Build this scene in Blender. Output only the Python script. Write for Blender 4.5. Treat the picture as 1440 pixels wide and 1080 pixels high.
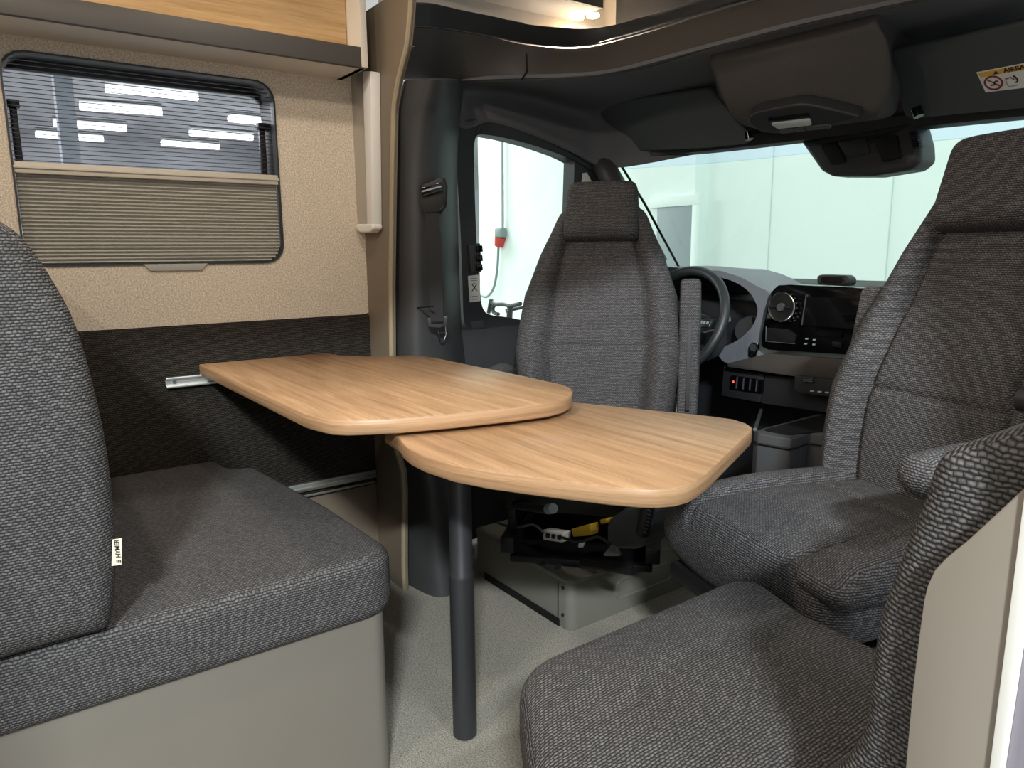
import bpy, bmesh, math, random
import numpy as np
from mathutils import Matrix, Vector
random.seed(4); rng = np.random.default_rng(4)
for o in list(bpy.data.objects): bpy.data.objects.remove(o)
S = bpy.context.scene; C = S.collection

# ------------------------------------------------------------ camera
F_PX = 1020.56; YAW, PITCH, ROLL = [math.radians(a) for a in (54.135, 10.308, -0.48)]; CAMZ = 1.02
_d = np.array([-math.sin(YAW)*math.cos(PITCH), math.cos(YAW)*math.cos(PITCH), -math.sin(PITCH)])
_r = np.array([math.cos(YAW), math.sin(YAW), 0]); _u = np.cross(_r, _d)
_rr = math.cos(ROLL)*_r+math.sin(ROLL)*_u; _uu = -math.sin(ROLL)*_r+math.cos(ROLL)*_u
cam = bpy.data.objects.new('camera', bpy.data.cameras.new('camera')); C.objects.link(cam)
cam.data.sensor_width = 36; cam.data.lens = 36*F_PX/1440; cam.data.clip_start = .02; cam.data.clip_end = 200
cam.matrix_world = Matrix(((_rr[0], _uu[0], -_d[0], 0), (_rr[1], _uu[1], -_d[1], 0), (_rr[2], _uu[2], -_d[2], CAMZ), (0, 0, 0, 1)))
S.camera = cam
def U(px, py, x=None, y=None, z=None):
    """direction of a photo pixel met with the plane the thing lies on"""
    d = _d+_rr*(px-720)/F_PX-_uu*(py-540)/F_PX
    t = x/d[0] if x is not None else y/d[1] if y is not None else (z-CAMZ)/d[2]
    return Vector((d[0]*t, d[1]*t, CAMZ+d[2]*t))

# ------------------------------------------------------------ world, exposure, lights
S.view_settings.view_transform = 'Standard'; S.view_settings.look = 'None'
S.view_settings.exposure = 0.0; S.view_settings.gamma = 1; S.view_settings.use_curve_mapping = False
w = bpy.data.worlds.new('hall_air'); S.world = w; w.use_nodes = True
w.node_tree.nodes['Background'].inputs[0].default_value = (.93, .98, 1, 1); w.node_tree.nodes['Background'].inputs[1].default_value = .85
def area(name, loc, target, size, sy, power, col):
    L = bpy.data.lights.new(name, 'AREA'); L.shape = 'RECTANGLE'; L.size = size; L.size_y = sy; L.energy = power; L.color = col
    o = bpy.data.objects.new(name, L); C.objects.link(o); o.location = loc
    o.rotation_euler = (Vector(target)-Vector(loc)).to_track_quat('-Z', 'Y').to_euler(); return o
def spot(name, loc, target, power, col, ang=110, rad=.03, blend=.5):
    L = bpy.data.lights.new(name, 'SPOT'); L.energy = power; L.color = col; L.spot_size = math.radians(ang); L.spot_blend = blend; L.shadow_soft_size = rad
    o = bpy.data.objects.new(name, L); C.objects.link(o); o.location = loc
    o.rotation_euler = (Vector(target)-Vector(loc)).to_track_quat('-Z', 'Y').to_euler(); return o
COOL = (.90, .97, 1); WARM = (1, .87, .72)
for x, y, z, e_ in ((2.9, -1.9, 3.5, 330), (2.9, .4, 4.4, 70)):
    area('hall_area_light', (x, y, z), (-.9, .6, .3), .55, .14, e_, COOL)
area('hall_area_light', (-3.0, 3.9, 5.6), (-3.0, 7, 1.6), 12, .4, 260, (.93, 1, .98))  # added light that brightens the front hall wall, not a visible fixture
for p, t, e in (((-.85, -.15, 1.90), (-1.5, .55, .5), 26), ((-1.30, .55, 1.92), (-1.45, .75, .5), 14), ((-1.35, -.75, 1.9), (-1.5, .1, .6), 18)):
    spot('ceiling_spot_light', p, t, e, WARM, 150, .035, .8)

for x, y in ((-14, -4), (-14, 6), (-23, -2), (-23, 8)):
    area('hall_area_light', (x, y, 5.1), (x, y, 0), 6, 3, 1500, (1, .99, .97))  # broad panels added to brighten the hall around the visible tubes
# ------------------------------------------------------------ materials
def lin(h):
    v = [int(h[i:i+2], 16)/255 for i in (1, 3, 5)]
    return tuple((c/12.92 if c <= .04045 else ((c+.055)/1.055)**2.4) for c in v)+(1,)
M = {}
def base(name):
    m = bpy.data.materials.new(name); m.use_nodes = True; M[name] = m
    nt = m.node_tree; return m, nt, nt.nodes['Principled BSDF']
def N(nt, t, **kw):
    n = nt.nodes.new(t)
    for k, v in kw.items():
        if k in n.inputs: n.inputs[k].default_value = v
        else: setattr(n, k, v)
    return n
def mat(name, col, rough=.5, metal=0, noise=0, scale=60, bump=0, emit=0, spec=.5):
    m, nt, b = base(name); c = lin(col)
    b.inputs['Base Color'].default_value = c; b.inputs['Roughness'].default_value = rough; b.inputs['Metallic'].default_value = metal
    b.inputs['Specular IOR Level'].default_value = spec
    if emit: b.inputs['Emission Color'].default_value = c; b.inputs['Emission Strength'].default_value = emit
    if noise or bump:
        tc = N(nt, 'ShaderNodeTexCoord'); nz = N(nt, 'ShaderNodeTexNoise', Scale=scale, Detail=4.0)
        nt.links.new(tc.outputs['Object'], nz.inputs['Vector'])
        if noise:
            r = N(nt, 'ShaderNodeMapRange'); r.inputs[1].default_value = .3; r.inputs[2].default_value = .7; r.inputs[3].default_value = 1-noise; r.inputs[4].default_value = 1+noise
            nt.links.new(nz.outputs[0], r.inputs[0])
            mx = N(nt, 'ShaderNodeVectorMath', operation='SCALE'); mx.inputs[0].default_value = c[:3]
            nt.links.new(r.outputs[0], mx.inputs['Scale']); nt.links.new(mx.outputs[0], b.inputs['Base Color'])
        if bump:
            bp = N(nt, 'ShaderNodeBump', Strength=bump, Distance=.002); nt.links.new(nz.outputs[0], bp.inputs['Height']); nt.links.new(bp.outputs[0], b.inputs['Normal'])
    return m
def knit(name, c1, c2, bw=.0078, bh=.0052):
    """rows of short rounded stitches, every other row shifted by half a stitch"""
    m, nt, b = base(name); L = nt.links.new
    def mth(op, a, b_=None, clamp=False):
        n = N(nt, 'ShaderNodeMath', operation=op); n.use_clamp = clamp
        for i, x in enumerate((a, b_)):
            if x is None: continue
            if isinstance(x, (int, float)): n.inputs[i].default_value = x
            else: L(x, n.inputs[i])
        return n.outputs[0]
    tc = N(nt, 'ShaderNodeTexCoord')
    wob = N(nt, 'ShaderNodeTexNoise', Scale=110.0, Detail=1.0); L(tc.outputs['UV'], wob.inputs['Vector'])
    sc = N(nt, 'ShaderNodeVectorMath', operation='SCALE'); sc.inputs['Scale'].default_value = .0042; L(wob.outputs['Color'], sc.inputs[0])
    ad = N(nt, 'ShaderNodeVectorMath', operation='ADD'); L(tc.outputs['UV'], ad.inputs[0]); L(sc.outputs[0], ad.inputs[1])
    sx = N(nt, 'ShaderNodeSeparateXYZ'); L(ad.outputs[0], sx.inputs[0])
    vv = mth('DIVIDE', sx.outputs[1], bh); row = mth('FLOOR', vv)
    uu = mth('ADD', mth('DIVIDE', sx.outputs[0], bw), mth('MULTIPLY', mth('MODULO', row, 2.0), .5))
    sa = mth('ABSOLUTE', mth('SINE', mth('MULTIPLY', uu, math.pi))); sb = mth('ABSOLUTE', mth('SINE', mth('MULTIPLY', vv, math.pi)))
    h = mth('MULTIPLY', mth('POWER', sa, .5), mth('POWER', sb, 1.3))
    cb = N(nt, 'ShaderNodeCombineXYZ'); L(mth('FLOOR', uu), cb.inputs[0]); L(row, cb.inputs[1])
    wn_ = N(nt, 'ShaderNodeTexWhiteNoise', noise_dimensions='2D'); L(cb.outputs[0], wn_.inputs['Vector'])
    big = N(nt, 'ShaderNodeTexNoise', Scale=900.0, Detail=2.0); L(tc.outputs['UV'], big.inputs['Vector'])
    k = mth('MULTIPLY', h, mth('ADD', mth('MULTIPLY', wn_.outputs[0], .45), mth('MULTIPLY', big.outputs[0], 1.15)), True)
    mx = N(nt, 'ShaderNodeMix', data_type='RGBA'); L(k, mx.inputs[0]); mx.inputs[6].default_value = lin(c2); mx.inputs[7].default_value = lin(c1)
    L(mx.outputs[2], b.inputs['Base Color'])
    bp = N(nt, 'ShaderNodeBump', Strength=.7, Distance=.0016); L(h, bp.inputs['Height']); L(bp.outputs[0], b.inputs['Normal'])
    b.inputs['Roughness'].default_value = .95; b.inputs['Specular IOR Level'].default_value = .12
    return m
def wood(name, ca, cb, axis='X'):
    m, nt, b = base(name)
    tc = N(nt, 'ShaderNodeTexCoord'); mp = N(nt, 'ShaderNodeMapping')
    s = {'X': (1.2, 26, 26), 'Y': (26, 1.2, 26)}[axis]; mp.inputs['Scale'].default_value = s
    nt.links.new(tc.outputs['Object'], mp.inputs['Vector'])
    mp2 = N(nt, 'ShaderNodeMapping'); mp2.inputs['Scale'].default_value = (1.2, 1.2, 70); nt.links.new(tc.outputs['Object'], mp2.inputs['Vector'])
    sz = N(nt, 'ShaderNodeSeparateXYZ'); nt.links.new(tc.outputs['Normal'], sz.inputs[0])
    ab = N(nt, 'ShaderNodeMath', operation='ABSOLUTE'); nt.links.new(sz.outputs[2], ab.inputs[0])
    gt_ = N(nt, 'ShaderNodeMath', operation='GREATER_THAN'); gt_.inputs[1].default_value = .6; nt.links.new(ab.outputs[0], gt_.inputs[0])
    mv = N(nt, 'ShaderNodeMix', data_type='VECTOR'); nt.links.new(gt_.outputs[0], mv.inputs[0]); nt.links.new(mp2.outputs[0], mv.inputs[4]); nt.links.new(mp.outputs[0], mv.inputs[5])
    if axis == 'X': mp = mv
    co = mp.outputs[1] if axis == 'X' else mp.outputs[0]
    n1 = N(nt, 'ShaderNodeTexNoise', Scale=2.2, Detail=6.0, Roughness=.65, Distortion=.25); nt.links.new(co, n1.inputs['Vector'])
    n2 = N(nt, 'ShaderNodeTexNoise', Scale=11.0, Detail=3.0); nt.links.new(co, n2.inputs['Vector'])
    a = N(nt, 'ShaderNodeMath', operation='MULTIPLY'); a.inputs[1].default_value = .35; nt.links.new(n2.outputs[0], a.inputs[0])
    s2 = N(nt, 'ShaderNodeMath', operation='ADD'); nt.links.new(n1.outputs[0], s2.inputs[0]); nt.links.new(a.outputs[0], s2.inputs[1])
    cr = N(nt, 'ShaderNodeValToRGB'); e = cr.color_ramp.elements
    e[0].position = .42; e[0].color = lin(cb); e[1].position = .86; e[1].color = lin(ca)
    nt.links.new(s2.outputs[0], cr.inputs[0]); nt.links.new(cr.outputs[0], b.inputs['Base Color'])
    bp = N(nt, 'ShaderNodeBump', Strength=.12, Distance=.001); nt.links.new(s2.outputs[0], bp.inputs['Height']); nt.links.new(bp.outputs[0], b.inputs['Normal'])
    b.inputs['Roughness'].default_value = .42
    return m
def glass(name, tint, refl=.06, rough=.02):
    m, nt, b = base(name); out = nt.nodes['Material Output']; nt.nodes.remove(b)
    t = N(nt, 'ShaderNodeBsdfTransparent'); t.inputs[0].default_value = tint
    g = N(nt, 'ShaderNodeBsdfGlossy'); g.inputs['Roughness'].default_value = rough
    mx = N(nt, 'ShaderNodeMixShader'); mx.inputs[0].default_value = refl
    nt.links.new(t.outputs[0], mx.inputs[1]); nt.links.new(g.outputs[0], mx.inputs[2]); nt.links.new(mx.outputs[0], out.inputs[0]); return m
knit('knit', '#7d7a79', '#282728', .0066, .0042)
knit('knit_wall', '#4f4a45', '#16130f', .0074, .005)
knit('knit_cab', '#838182', '#2a292b', .0062, .0041)
wood('oak', '#be9872', '#8b6748', 'X'); wood('oak_edge', '#cfab88', '#9a7757', 'X'); wood('oak_flap', '#d3b184', '#a98350', 'Y')
mat('felt', '#cdbfad', .95, noise=.34, scale=260, bump=.5, spec=.1)
mat('carpet', '#9c978c', .98, noise=.5, scale=300, bump=.9, spec=.05)
mat('taupe', '#75695a', .55, noise=.02, scale=8)
mat('taupe_edge', '#94876f', .5)
mat('laminate', '#7a746b', .42, noise=.02, scale=5)
mat('shell', '#8d8478', .5, noise=.02, scale=5)
mat('white_board', '#dcd9d2', .45); mat('white_cabinet', '#d6cfc4', .5)
mat('door_jamb', '#8a838c', .4); mat('shelf_dark', '#4b4744', .55)
mat('black_plastic', '#2e2f32', .5, noise=.05, scale=300, bump=.25)
mat('dark_plastic', '#3c3c3d', .48, noise=.04, scale=300, bump=.2)
mat('trim_brown', '#4a4542', .5, noise=.04, scale=300, bump=.2)
mat('headliner', '#69696c', .95, noise=.15, scale=600, bump=.4, spec=.1)
mat('pod_cloth', '#585553', .95, noise=.15, scale=600, bump=.4, spec=.1)
mat('visor', '#484d4f', .8, noise=.05, scale=400)
mat('gloss_black', '#08080a', .12); mat('screen', '#141416', .08); mat('recess', '#050506', .6)
mat('dash_dark', '#26262a', .6, noise=.05, scale=400, bump=.2); mat('dash_grey', '#767980', .55, noise=.03, scale=300, bump=.15)
mat('dash_band', '#4b4744', .5); mat('tray_grey', '#4b4c4f', .5)
mat('leather', '#2d3133', .42, noise=.04, scale=250, bump=.15)
mat('chrome', '#d9dbdd', .15, 1); mat('alu', '#c9c8c4', .38, .9); mat('steel', '#8d9094', .4, .8)
mat('leg_metal', '#3b3c3f', .42, .35, noise=.04, scale=500)
mat('seat_box', '#7d7c72', .45, noise=.03, scale=10); mat('mech', '#17171a', .55); mat('mech_grey', '#3c3f44', .5)
mat('belt', '#191a1c', .8, noise=.08, scale=500); mat('yellow', '#a98a1c', .6); mat('white_plastic', '#e2e0da', .45); mat('red', '#c2372c', .5)
mat('sticker_yellow', '#e0b64c', .6); mat('sticker_white', '#e6e6e0', .6); mat('ink', '#2b2320', .7); mat('ink_red', '#7c2733', .6); mat('label_cloth', '#e6ddc8', .8)
mat('blind_pleat', '#aaa69d', .8); mat('blind_bar', '#c2b9aa', .5); mat('window_black', '#292927', .4)
mat('hall_white', '#e9f0ec', .8); mat('hall_grey', '#9aa1a6', .8); mat('hall_dark', '#b0b1b3', .85); mat('hall_floor', '#9b9d9c', .6); mat('hall_panel', '#f2f6fb', .8)
mat('hall_joint', '#cfdad5', .8); mat('hall_door', '#8f989b', .6); mat('cable', '#7f8d8b', .6); mat('bike_black', '#2e3235', .5)
mat('tube_emit', '#ffffff', .5, emit=7); mat('lamp_warm', '#ffd9a0', .5, emit=26); mat('led_red', '#ff3020', .5, emit=2.5)
mat('lamp_lens', '#c9d2cf', .25); mat('mark_white', '#c8c8c8', .5); mat('button', '#1d1d20', .4)
glass('glass_green', (.88, .95, .92, 1)); glass('glass_band', (.83, .92, .96, 1)); glass('glass_acrylic', (.88, .89, .91, 1), .05)
glass('screen_mesh', (.86, .86, .88, 1), 0.0)

# ------------------------------------------------------------ mesh helpers
def pmat(p):
    m = Matrix.Translation(p.location) @ p.rotation_euler.to_matrix().to_4x4()
    return m
def obj(name, verts, faces, m, parent=None, local=False, smooth=True, ang=35, cat=None, label=None, group=None, kind=None, solid=0, bevel=0, off=-1):
    me = bpy.data.meshes.new(name); me.from_pydata([tuple(v) for v in verts], [], faces)
    bm = bmesh.new(); bm.from_mesh(me)
    bmesh.ops.remove_doubles(bm, verts=bm.verts, dist=1e-5)
    if solid: bmesh.ops.recalc_face_normals(bm, faces=bm.faces); bmesh.ops.solidify(bm, geom=bm.faces[:], thickness=solid)
    bmesh.ops.recalc_face_normals(bm, faces=bm.faces)
    if bevel:
        es = [e for e in bm.edges if len(e.link_faces) == 2 and e.calc_face_angle(0) > .6]
        bmesh.ops.bevel(bm, geom=es, offset=bevel, segments=2, profile=.5, affect='EDGES', clamp_overlap=True)
        bmesh.ops.recalc_face_normals(bm, faces=bm.faces)
    uv = bm.loops.layers.uv.new('UVMap')
    for f in bm.faces:
        n = f.normal; ax = max(range(3), key=lambda i: abs(n[i]))
        for l in f.loops:
            c = l.vert.co
            l[uv].uv = (c.y, c.z) if ax == 0 else (c.x, c.z) if ax == 1 else (c.y, c.x)
    bm.to_mesh(me); bm.free()
    if smooth:
        me.shade_smooth(); me.set_sharp_from_angle(angle=math.radians(ang))
    me.materials.append(M[m])
    o = bpy.data.objects.new(name, me); C.objects.link(o)
    if parent is not None:
        o.parent = parent
        if not local:
            q = parent; ch = []
            while q is not None: ch.append(q); q = q.parent
            mw = Matrix.Identity(4)
            for q in reversed(ch): mw = mw @ q.matrix_parent_inverse @ pmat(q)
            o.matrix_parent_inverse = mw.inverted()
    elif not label and kind is None: kind = 'structure'
    tag(o, label, cat, group, kind); return o
def tag(o, label=None, cat=None, group=None, kind=None):
    if label: o['label'] = label
    if cat: o['category'] = cat
    if group: o['group'] = group
    if kind: o['kind'] = kind
def thing(name, label, cat, loc=(0, 0, 0), rz=0, group=None):
    o = bpy.data.objects.new(name, None); C.objects.link(o); o.location = loc; o.rotation_euler = (0, 0, rz); o.empty_display_size = .1
    tag(o, label, cat, group); return o
def box(a, b):
    (x0, y0, z0), (x1, y1, z1) = a, b
    v = [(x, y, z) for z in (z0, z1) for y in (y0, y1) for x in (x0, x1)]
    return v, [(0, 2, 3, 1), (4, 5, 7, 6), (0, 1, 5, 4), (2, 6, 7, 3), (0, 4, 6, 2), (1, 3, 7, 5)]
def bx(name, a, b, m, parent=None, bevel=.002, **k): v, f = box(a, b); return obj(name, v, f, m, parent, bevel=bevel, **k)
def join(*ps):
    V, F = [], []
    for v, f in ps:
        n = len(V); V += list(v); F += [tuple(i+n for i in q) for q in f]
    return V, F
def rpoly(pts, rad, seg=8):
    """2D polygon with rounded corners"""
    out = []; n = len(pts)
    for i in range(n):
        p0, p, p1 = [np.array(pts[j % n], float) for j in (i-1, i, i+1)]
        r = rad[i] if isinstance(rad, (list, tuple)) else rad
        a = p0-p; b = p1-p; la, lb = np.linalg.norm(a), np.linalg.norm(b)
        if r <= 1e-6: out.append(p); continue
        a /= la; b /= lb; th = math.acos(max(-1, min(1, a@b))); t = min(r/math.tan(th/2), la*.49, lb*.49); r2 = t*math.tan(th/2)
        bis = a+b; nb = np.linalg.norm(bis)
        if nb < 1e-6: out.append(p); continue
        c = p+bis/nb*(r2/math.sin(th/2)); s, e = p+a*t, p+b*t
        a0 = math.atan2(*(s-c)[::-1]); a1 = math.atan2(*(e-c)[::-1]); da = (a1-a0+math.pi) % (2*math.pi)-math.pi
        out += [c+r2*np.array([math.cos(a0+da*k/seg), math.sin(a0+da*k/seg)]) for k in range(seg+1)]
    return [tuple(p) for p in out]
def catmull(pts, n=8, closed=False):
    P = [np.array(p, float) for p in pts]; m = len(P); out = []
    for i in range(m if closed else m-1):
        g = (lambda k: P[k % m]) if closed else (lambda k: P[max(0, min(m-1, k))])
        p0, p1, p2, p3 = g(i-1), g(i), g(i+1), g(i+2)
        for k in range(n):
            t = k/n; out.append(.5*((2*p1)+(p2-p0)*t+(2*p0-5*p1+4*p2-p3)*t*t+(3*p1-p0-3*p2+p3)*t**3))
    if not closed: out.append(P[-1])
    return out
def resample(pts, n, closed=True):
    P = np.array([list(p) for p in pts], float)
    if closed: P = np.vstack([P, P[:1]])
    s = np.concatenate([[0], np.cumsum(np.linalg.norm(np.diff(P, axis=0), axis=1))])
    t = np.linspace(0, s[-1], n, endpoint=not closed)
    return np.stack([np.interp(t, s, P[:, k]) for k in range(P.shape[1])], 1)
def prism(poly, fn, t0, t1):
    """extrude a 2D polygon: fn(a,b,t) -> xyz"""
    n = len(poly); v = [fn(a, b, t0) for a, b in poly]+[fn(a, b, t1) for a, b in poly]
    return v, [tuple(range(n)), tuple(range(n, 2*n))]+[(i, (i+1) % n, n+(i+1) % n, n+i) for i in range(n)]
XY = lambda a, b, t: (a, b, t)
XZ = lambda a, b, t: (a, t, b)
YZ = lambda a, b, t: (t, a, b)
def ring_prism(outer, inner, fn, t0, t1):
    n = len(outer); v = []
    for t in (t0, t1): v += [fn(a, b, t) for a, b in outer]+[fn(a, b, t) for a, b in inner]
    f = []
    for i in range(n):
        j = (i+1) % n
        f += [(i, j, n+j, n+i), (2*n+i, 2*n+j, 3*n+j, 3*n+i), (i, j, 2*n+j, 2*n+i), (n+i, n+j, 3*n+j, 3*n+i)]
    return v, f
def loft(loops, cap=True):
    n = len(loops[0]); v = [p for l in loops for p in l]; f = []
    for k in range(len(loops)-1):
        for i in range(n): f.append((k*n+i, k*n+(i+1) % n, (k+1)*n+(i+1) % n, (k+1)*n+i))
    if cap:
        f += [tuple(range(n))[::-1], tuple((len(loops)-1)*n+i for i in range(n))]
    return v, f
def tube(path, r, seg=12, closed=False, flat=1.0):
    P = [Vector(p) for p in path]; n = len(P); loops = []; up = None
    for i in range(n):
        t = (P[(i+1) % n]-P[i-1]) if closed else (P[min(n-1, i+1)]-P[max(0, i-1)])
        t.normalize()
        if up is None:
            up = Vector((0, 0, 1)) if abs(t.z) < .9 else Vector((1, 0, 0))
        up = (up-t*up.dot(t)).normalized(); s = t.cross(up); rr = r[i] if isinstance(r, (list, tuple)) else r
        loops.append([P[i]+(s*math.cos(a)+up*math.sin(a)*flat)*rr for a in (2*math.pi*k/seg for k in range(seg))])
    if closed: loops.append(loops[0]); return loft(loops, False)
    return loft(loops)
def cyl(p0, p1, r, seg=20, r1=None):
    p0, p1 = Vector(p0), Vector(p1); return tube([p0, p1], [r, r if r1 is None else r1], seg)
def disc_ring(c, nrm, R, r, seg=40, ts=10):
    nrm = Vector(nrm).normalized(); a = nrm.orthogonal().normalized(); b = nrm.cross(a); c = Vector(c)
    return tube([c+(a*math.cos(t)+b*math.sin(t))*R for t in (2*math.pi*k/seg for k in range(seg))], r, ts, True)
def cushion(outline, fn, t0, t1, r, crown=0, n=110, crown0=0):
    """soft pad: rounded edges, crowned faces"""
    P = resample(outline, n); 
    A = sum(P[i][0]*P[(i+1) % n][1]-P[(i+1) % n][0]*P[i][1] for i in range(n))
    if A < 0: P = P[::-1]
    T = np.roll(P, -1, 0)-np.roll(P, 1, 0); T /= np.linalg.norm(T, axis=1)[:, None]; Nn = np.stack([-T[:, 1], T[:, 0]], 1)
    for _ in range(3): Nn = (np.roll(Nn, 1, 0)+Nn*2+np.roll(Nn, -1, 0)); Nn /= np.linalg.norm(Nn, axis=1)[:, None]
    c = P.mean(0); loops = []; K = 7
    Q = P+Nn*r
    def inner(sgn, tz, cr):
        L = []
        for k in (.0, .06, .14, .25, .38, .52, .66, .8, .92, .985):
            L.append((Q*(1-k)+c*k, tz+sgn*cr*(1-(1-k)**2.2)))
        return L
    seq = inner(-1, t0, crown0)[::-1]
    seq += [(P+Nn*r*(1-math.sin(a)), t0+r*(1-math.cos(a))) for a in (math.pi/2*k/K for k in range(1, K+1))]
    h = (t1-t0-2*r)
    for k in range(1, 4): seq.append((P, t0+r+h*k/4))
    seq += [(P+Nn*r*(1-math.cos(a)), t1-r+r*math.sin(a)) for a in (math.pi/2*k/K for k in range(0, K))]
    seq += inner(1, t1, crown)
    return loft([[fn(p[0], p[1], t) for p in L] for L, t in seq])
def sstep(a, b, x):
    t = max(0, min(1, (x-a)/(b-a))); return t*t*(3-2*t)
def pad(fn, L, wf, tf, bf, lean, seams=(), hseams=(), nl=90, nu=64, p=5.0, bu=(.5, .8)):
    """contoured seat pad; along l, half width wf, thickness tf, bolster height bf; fn(x, n, l) -> xyz"""
    loops = []
    for i in range(nl+1):
        l = L*(.5-.5*math.cos(math.pi*i/nl)) if 0 else L*i/nl
        e = min(l, L-l); k = 1 if e > .04 else max(.05, math.sqrt(max(0, 1-(1-e/.04)**2)))
        w_ = wf(l/L)*(.88+.12*k); t = tf(l/L)*k; b = bf(l/L)*k; c = lean(l/L); F_, B_ = [], []
        for j in range(nu+1):
            u = math.sin(math.pi*(j/nu-.5)); u = .55*u+.45*(2*j/nu-1) if abs(u) < 1 else u
            h = max(0, 1-abs(u)**p)**(1/p); nf = t/2*h+b*sstep(bu[0], bu[1], abs(u))*h
            for s in seams: nf -= .016*h*k*math.exp(-((abs(u)-s)*w_/.008)**2)
            for s, um in hseams:
                if abs(u) < um: nf -= .008*h*math.exp(-((l-s)/.008)**2)
            F_.append(fn(w_*u, c+nf, l)); B_.append(fn(w_*u, c-t/2*h, l))
        loops.append(F_+B_[::-1][1:-1])
    return loft(loops)
def patch(grid, n=6, m=6):
    rows = [catmull(r, n) for r in grid]; cols = list(zip(*rows)); cols = [catmull(c, m) for c in cols]
    R = list(zip(*cols)); nc = len(R[0]); v = [p for r in R for p in r]
    return v, [(i*nc+j, i*nc+j+1, (i+1)*nc+j+1, (i+1)*nc+j) for i in range(len(R)-1) for j in range(nc-1)]
def text(name, body, size, mw, m, parent, ext=.0003, shear=0, bold=0):
    cu = bpy.data.curves.new(name, 'FONT'); cu.body = body; cu.size = size; cu.extrude = ext; cu.shear = shear; cu.offset = bold
    cu.align_x = 'CENTER'; cu.align_y = 'CENTER'; cu.resolution_u = 3
    t = bpy.data.objects.new(name, cu); C.objects.link(t); bpy.context.view_layer.update()
    me = bpy.data.meshes.new_from_object(t.evaluated_get(bpy.context.evaluated_depsgraph_get())); bpy.data.objects.remove(t)
    vs = [mw @ v.co for v in me.vertices]; fs = [tuple(p.vertices) for p in me.polygons]; bpy.data.meshes.remove(me)
    return obj(name, vs, fs, m, parent, smooth=False)
def frame(o, xa, ya):
    x = Vector(xa).normalized(); y = Vector(ya); y = (y-x*y.dot(x)).normalized(); z = x.cross(y); o = Vector(o)
    return Matrix(((x.x, y.x, z.x, o.x), (x.y, y.y, z.y, o.y), (x.z, y.z, z.z, o.z), (0, 0, 0, 1)))
def mapm(mw): return lambda a, b, t: tuple(mw @ Vector((a, b, t)))

WX = -2.05      # inner face of the driver-side wall
RX = -.33       # inner face of the door side
# ------------------------------------------------------------ the setting
bx('floor', (-2.3, -1.2, -.04), (-.30, 2.7, 0), 'carpet', bevel=0)
# felt wall with a window hole
wy0, wy1, wz0, wz1 = .085, .697, .995, 1.475
hole = rpoly([(wy0, wz0), (wy1, wz0), (wy1, wz1), (wy0, wz1)], .05, 8)
outer = []
for a, b in hole:
    da, db = a-(wy0+wy1)/2, b-(wz0+wz1)/2
    k = min((1.36/2+.0)/abs(da) if abs(da) > 1e-6 else 9e9, 9e9); outer.append((a, b))
def rect_ring(hole, r):
    y0, y1, z0, z1 = r; out = []
    cy, cz = sum(p[0] for p in hole)/len(hole), sum(p[1] for p in hole)/len(hole)
    for a, b in hole:
        da, db = a-cy, b-cz; ks = []
        if da > 1e-9: ks.append((y1-cy)/da)
        if da < -1e-9: ks.append((y0-cy)/da)
        if db > 1e-9: ks.append((z1-cz)/db)
        if db < -1e-9: ks.append((z0-cz)/db)
        k = min(ks); out.append((cy+da*k, cz+db*k))
    return out
def ring_with_corners(hole, r):
    """resample hole finely so that the rectangle's corners are hit"""
    H = [tuple(p) for p in resample(hole, 400)]; return H, rect_ring(H, r)
H, O = ring_with_corners(hole, (-1.2, .945, .838, 2.02))
v, f = ring_prism(O, H, YZ, WX, WX-.035)
wl = obj('wall_left', v, f, 'felt')
bx('fabric_panel', (WX-.03, -1.2, .30), (WX+.008, .945, .836), 'knit_wall', wl, bevel=.004)
bx('lower_panel', (WX-.03, -1.2, 0), (WX, .945, .30), 'taupe', wl, bevel=0)
bx('outer_skin', (WX-.16, -1.2, -.04), (WX-.125, .945, wz0-.02), 'hall_grey', wl, bevel=0)
v, f = cyl((WX+.0005, .80, .16), (WX+.006, .80, .16), .042, 28); obj('cable_outlet', v, f, 'recess', wl)
bx('ceiling', (-2.3, -1.2, 2.0), (-.2, 1.75, 2.03), 'white_cabinet', bevel=0)
bx('rear_light_block', (-2.3, -1.24, -.04), (-.2, -1.2, 2.03), 'white_cabinet', bevel=0)  # unseen partition added to block light from the rear
wr = bx('wall_right', (RX-.02, 1.22, 0), (RX+.10, 2.5, .88), 'dark_plastic', bevel=0)
bx('door_header', (RX-.02, -1.2, 1.78), (RX+.12, 1.3, 2.02), 'white_cabinet', wr, bevel=0)
bx('pillar_skin', (RX-.02, 1.22, .88), (RX+.10, 1.38, 2.0), 'dark_plastic', wr, bevel=0)
bx('rear_side_panel', (RX-.02, -1.2, 0), (RX+.10, -.49, 1.78), 'white_cabinet', wr, bevel=0)
bx('roof_side', (RX-.02, 1.38, 1.42), (RX+.10, 2.2, 1.7), 'dark_plastic', wr, bevel=0)

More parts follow.
